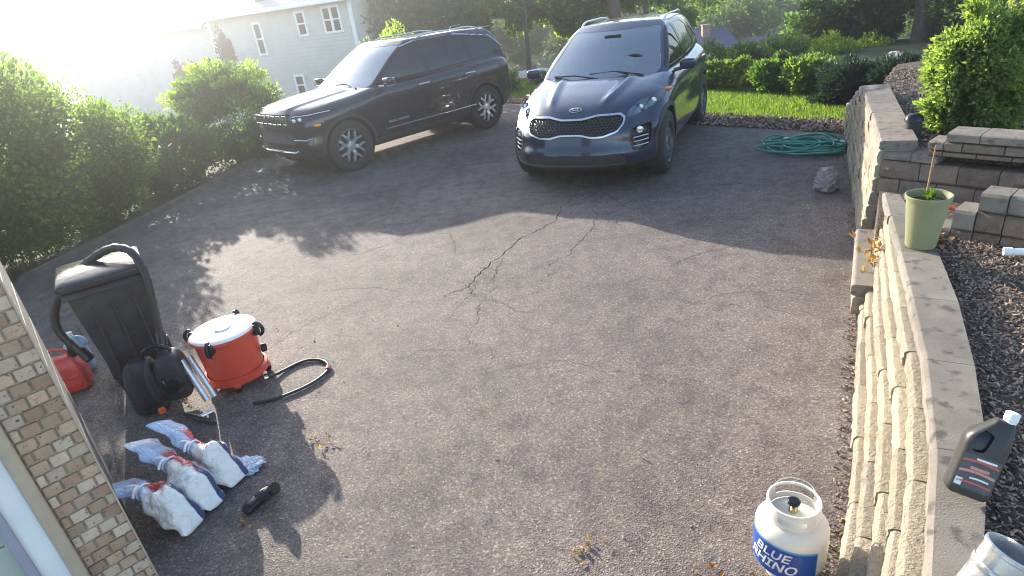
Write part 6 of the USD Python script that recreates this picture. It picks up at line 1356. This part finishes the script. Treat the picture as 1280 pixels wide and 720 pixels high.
# stones between the junipers
m_stone = pm('pinkish_stone', (0.42, 0.33, 0.29), (0.55, 0.45, 0.40), scale=6, rough=0.9, bump=.5)
for k, (px_, py_, D, s, lab) in enumerate([(1117, 68, 12.9, .13, 'pale pinkish stone lit by the sun, left of the thick trunk'), (1122, 102, 11.0, .09, 'small pinkish stone among the dark junipers')]):
    c = at(px_, py_, D); st_ = thing('stone', lab, 'stone', (c[0], c[1], c[2] - s)); obj('stone', crumple(s * 1.2, s, s, 30 + k, 3, .5, 3), m_stone, st_, smooth=50)

# ---------------------------------------------------------------- litter on the driveway
g = np.random.default_rng(99)
fl, ll = pline(np.array(foot)); q = np.array([fl(u) for u in g.random(420) * ll]); q += np.c_[-np.abs(g.normal(0, .03, 420)), g.normal(0, .02, 420)]
q2 = f0 + fd * (g.random(200) * LF)[:, None] - fn_ * np.abs(g.normal(0, .05, 200))[:, None]
obj('wall_foot_litter', flakes(np.vstack([q, q2]), .002, .017, .010, .004, g), m_chip, label='line of chips and leaf crumbs along the foot of the walls', cat='litter', kind='stuff', isl=8)
def leaf_litter(px_list, n, sp, mat, lab, seed, L_=.035):
    g = np.random.default_rng(seed); P = []
    for (a, b) in px_list: P.append(ground(a, b)[:2] + g.normal(0, sp, (n, 2)))
    P = np.vstack(P); d = g.normal(0, 1, (len(P), 3)); d[:, 2] = np.abs(d[:, 2]) * .25
    obj('leaf_litter', leaf_mesh(np.c_[P, np.full(len(P), .006)], d, g.uniform(.5, 1.3, len(P)) * L_, L_ * .5, .3), mat, label=lab, cat='leaf litter', kind='stuff')
leaf_litter([(408, 560), (395, 548), (320, 640), (308, 648), (262, 545), (230, 505), (720, 690), (740, 684), (905, 716), (1060, 360), (1055, 345)], 7, .045, m_dry, 'orange dry leaf crumbs scattered on the asphalt by the bags and walls', 1)
P = scatter(drive.intersection(Polygon([(-3, 1.2), (1.6, 1.2), (4, 7), (-4, 7)])), 110, g); dq = g.normal(0, 1, (110, 3)); dq[:, 2] = np.abs(dq[:, 2]) * .3
obj('leaf_litter', leaf_mesh(np.c_[P, np.full(110, .006)], dq, g.uniform(.012, .035, 110), .014, .3), m_dry, label='sparse bits of leaf dotted over the sunlit driveway', cat='leaf litter', kind='stuff')
P = scatter(drive.intersection(Polygon([(-3, 1.2), (1.6, 1.2), (3, 5), (-3, 5)])), 260, g)
obj('gravel', flakes(P, -.001, .010, .008, .005, g, .3), pm('loose_grit', (0.3, 0.28, 0.26), (0.5, 0.46, 0.43), scale=40, rough=.9, vary=.4, island=True), label='loose grit and tiny pebbles on the driveway', cat='gravel', kind='stuff', isl=8)

# ---------------------------------------------------------------- air
mb = MB(); mb.box((5, 190, 8), (760, 470, 36)); haze = obj('haze', mb, usdkit.material(stage, '/World/Looks/haze_look', {'v': ('principled_volume', {'color': (0.92, 0.94, 1.0), 'density': 0.0028, 'anisotropy': 0.83})}, volume='v.volume'), kind='stuff')
